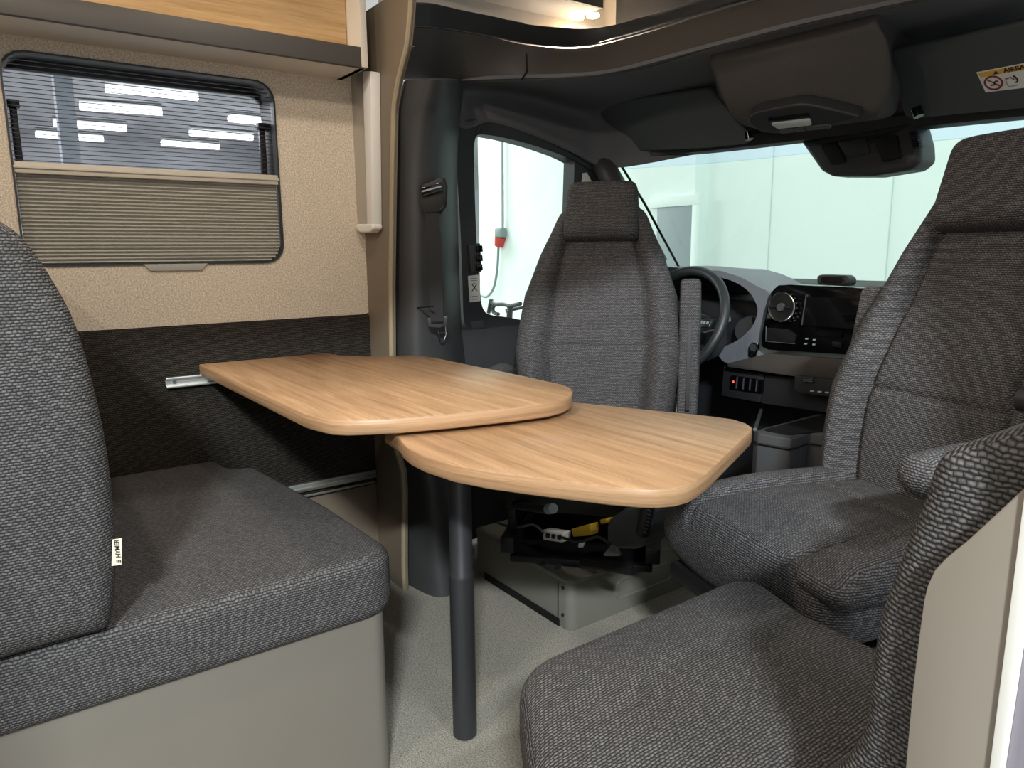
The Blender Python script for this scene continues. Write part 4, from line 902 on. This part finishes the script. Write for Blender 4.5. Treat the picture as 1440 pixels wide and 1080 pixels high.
# seat boxes
def seat_box(name, label, x0, x1, y0, y1):
    t = thing(name, label, 'seat box', ((x0+x1)/2, (y0+y1)/2, 0), 0, 'painted seat boxes')
    v, f = prism(rpoly([(x0, y0), (x1, y0), (x1, y1), (x0, y1)], .025, 5), XY, 0, .142); obj('box_shell', v, f, 'seat_box', t, bevel=.003)
    v, f = prism(rpoly([(x0-.004, y0-.004), (x1+.004, y0-.004), (x1+.004, y1+.004), (x0-.004, y1+.004)], .028, 5), XY, .138, .149); obj('top_flange', v, f, 'seat_box', t, bevel=.002)
    bx('foot_gap_shade', (x0+.06, y0-.003, .0), (x1-.045, y0+.01, .022), 'recess', t, bevel=0)  # black strip stands for the shadow in the gap along the box foot
    rr = rpoly([(y0+.17, .045), (y0+.40, .045), (y0+.40, .10), (y0+.17, .10)], .02, 6)
    v, f = tube([(x1+.001, a, b) for a, b in rr], .004, 6, True); obj('embossed_rib', v, f, 'seat_box', t)
    for yy, zz in ((y0-.003, .12), (y0-.003, .04)):
        v, f = cyl((x1-.03, yy, zz), (x1-.03, yy+.006, zz), .005, 10); obj('rivet', v, f, 'mech', t)
    bx('panel_groove', (x1-.052, y0-.002, .02), (x1-.049, y0+.004, .13), 'mech_grey', t, bevel=0)
    return t
seat_box('seat_box', 'grey painted metal box under the swivelled driver seat', -1.86, -1.386, 1.19, 1.71)
seat_box('seat_box', 'grey painted metal box under the passenger seat', -.90, -.46, 1.16, 1.66)

# ------------------------------------------------------------ cabinets and small fittings
uc = thing('overhead_cabinet', 'cream wall cabinet with oak flap and dark lower lip above the side window', 'cabinet', (-1.96, .4, 1.505))
cy0, cy1, cz = .105, .895, 1.505; fx = -1.885
bx('bottom_board', (WX-.02, -1.1, cz), (fx-.004, cy1, cz+.012), 'white_cabinet', uc, bevel=.001)
bx('front_lip', (fx-.014, cy0-.02, cz-.001), (fx+.002, cy1-.002, cz+.050), 'shelf_dark', uc, bevel=.002)
bx('oak_flap', (fx-.10, -1.1, cz+.045), (fx-.08, cy1-.018, 1.97), 'oak_flap', uc, bevel=.001)
bx('shelf_board', (fx-.09, cy0-.02, cz+.012), (fx-.014, cy1-.018, cz+.046), 'white_cabinet', uc, bevel=0)
bx('end_panel', (WX-.02, cy1-.016, cz-.0), (fx+.004, cy1+.002, 1.97), 'white_cabinet', uc, bevel=.001)
bx('side_post', (fx-.014, cy0-.06, cz-.0), (fx+.002, cy0-.022, 1.97), 'white_cabinet', uc, bevel=.001)
v, f = cyl((fx-.045, .52, 1.958), (fx-.045, .52, 1.966), .028, 20); lo_ = obj('cabinet_downlight', v, f, 'lamp_warm', uc)
spot('cabinet_lamp', (fx-.035, .52, 1.90), (fx-.085, .52, 1.55), 2.4, WARM, 140, .02, .8)
br1 = thing('blind_guide_rail', 'white and silver vertical guide rail with rounded end on the partition', 'rail', U(512, 325, y=.93))
a, b = U(492, 110, y=.925), U(513, 320, y=.925)
V = []
def vrail(name, l, r, y0, y1, m):
    tl, bl = U(l[0], 100, y=y0), U(l[1], 318, y=y0); tr_, br__ = U(r[0], 100, y=y0), U(r[1], 318, y=y0)
    pl = [(bl.x, bl.z), (br__.x, br__.z), (tr_.x, tr_.z), (tl.x, tl.z)]; v, f = prism(pl, XZ, y0, y1); return obj(name, v, f, m, br1, bevel=.002)
vrail('silver_channel', (492, 500), (510, 516), .922, .944, 'alu'); vrail('white_profile', (510, 516), (521, 524), .915, .944, 'white_plastic')
pl = [U(a, b, y=.912) for a, b in ((500, 315), (524, 315), (524, 322), (519, 327), (505, 327), (500, 322))]
v, f = cushion(rpoly([(p.x, p.z) for p in pl], .006, 5), XZ, .912, .944, .006, 0, 60); obj('end_cap', v, f, 'white_plastic', br1, ang=60)
# overcab locker with warm strip light
ol = thing('overcab_locker', 'cream overcab locker with glowing warm lamp above the dark rim', 'locker', (-1.7, 1.6, 1.68))
def OC(px, py, z): return U(px, py, z=z)
xl = -1.955
bx('side_panel', (xl-.03, .985, 1.60), (xl, 2.0, 1.99), 'white_cabinet', ol, bevel=0)
zu = (U(727, 16, x=xl).z+U(802, 27, x=xl).z)/2
e = U(866, 20, z=zu)
fr_ = U(846, 12, z=zu)
bx('back_panel', (xl, e.y+.16, 1.60), (e.x+.02, e.y+.18, 1.99), 'white_cabinet', ol, bevel=0)
bx('upper_box', (xl, 1.0, zu), (fr_.x-.005, fr_.y, 1.99), 'white_cabinet', ol, bevel=.001)
bx('upper_box_lip', (fr_.x-.005, 1.0, zu-.001), (fr_.x+.008, fr_.y, zu+.05), 'shelf_dark', ol, bevel=.001)
yd = e.y+.08; dl, dr_ = U(848, 20, y=yd), U(866, 20, y=yd)
bx('divider_panel', (dl.x, yd, 1.60), (dr_.x, yd+.016, 1.99), 'white_cabinet', ol, bevel=.001)
bx('dark_partition', (dr_.x, yd, 1.60), (-.4, yd+.02, 1.99), 'black_plastic', ol, bevel=0)
for px_, py_ in ((812, 23), (834, 20)):
    p = U(px_, py_, z=zu); v, f = cyl((p.x, p.y, zu-.008), (p.x, p.y, zu-.0005), .02, 18); obj('lamp_disc', v, f, 'lamp_warm', ol)
p = U(822, 22, z=zu); spot('locker_lamp', (p.x, p.y, zu-.02), (p.x-.03, p.y+.05, 1.5), 40, WARM, 165, .03, .8)
print('LOCKER', zu, U(727, 16, x=xl), U(802, 27, x=xl), fr_, e)
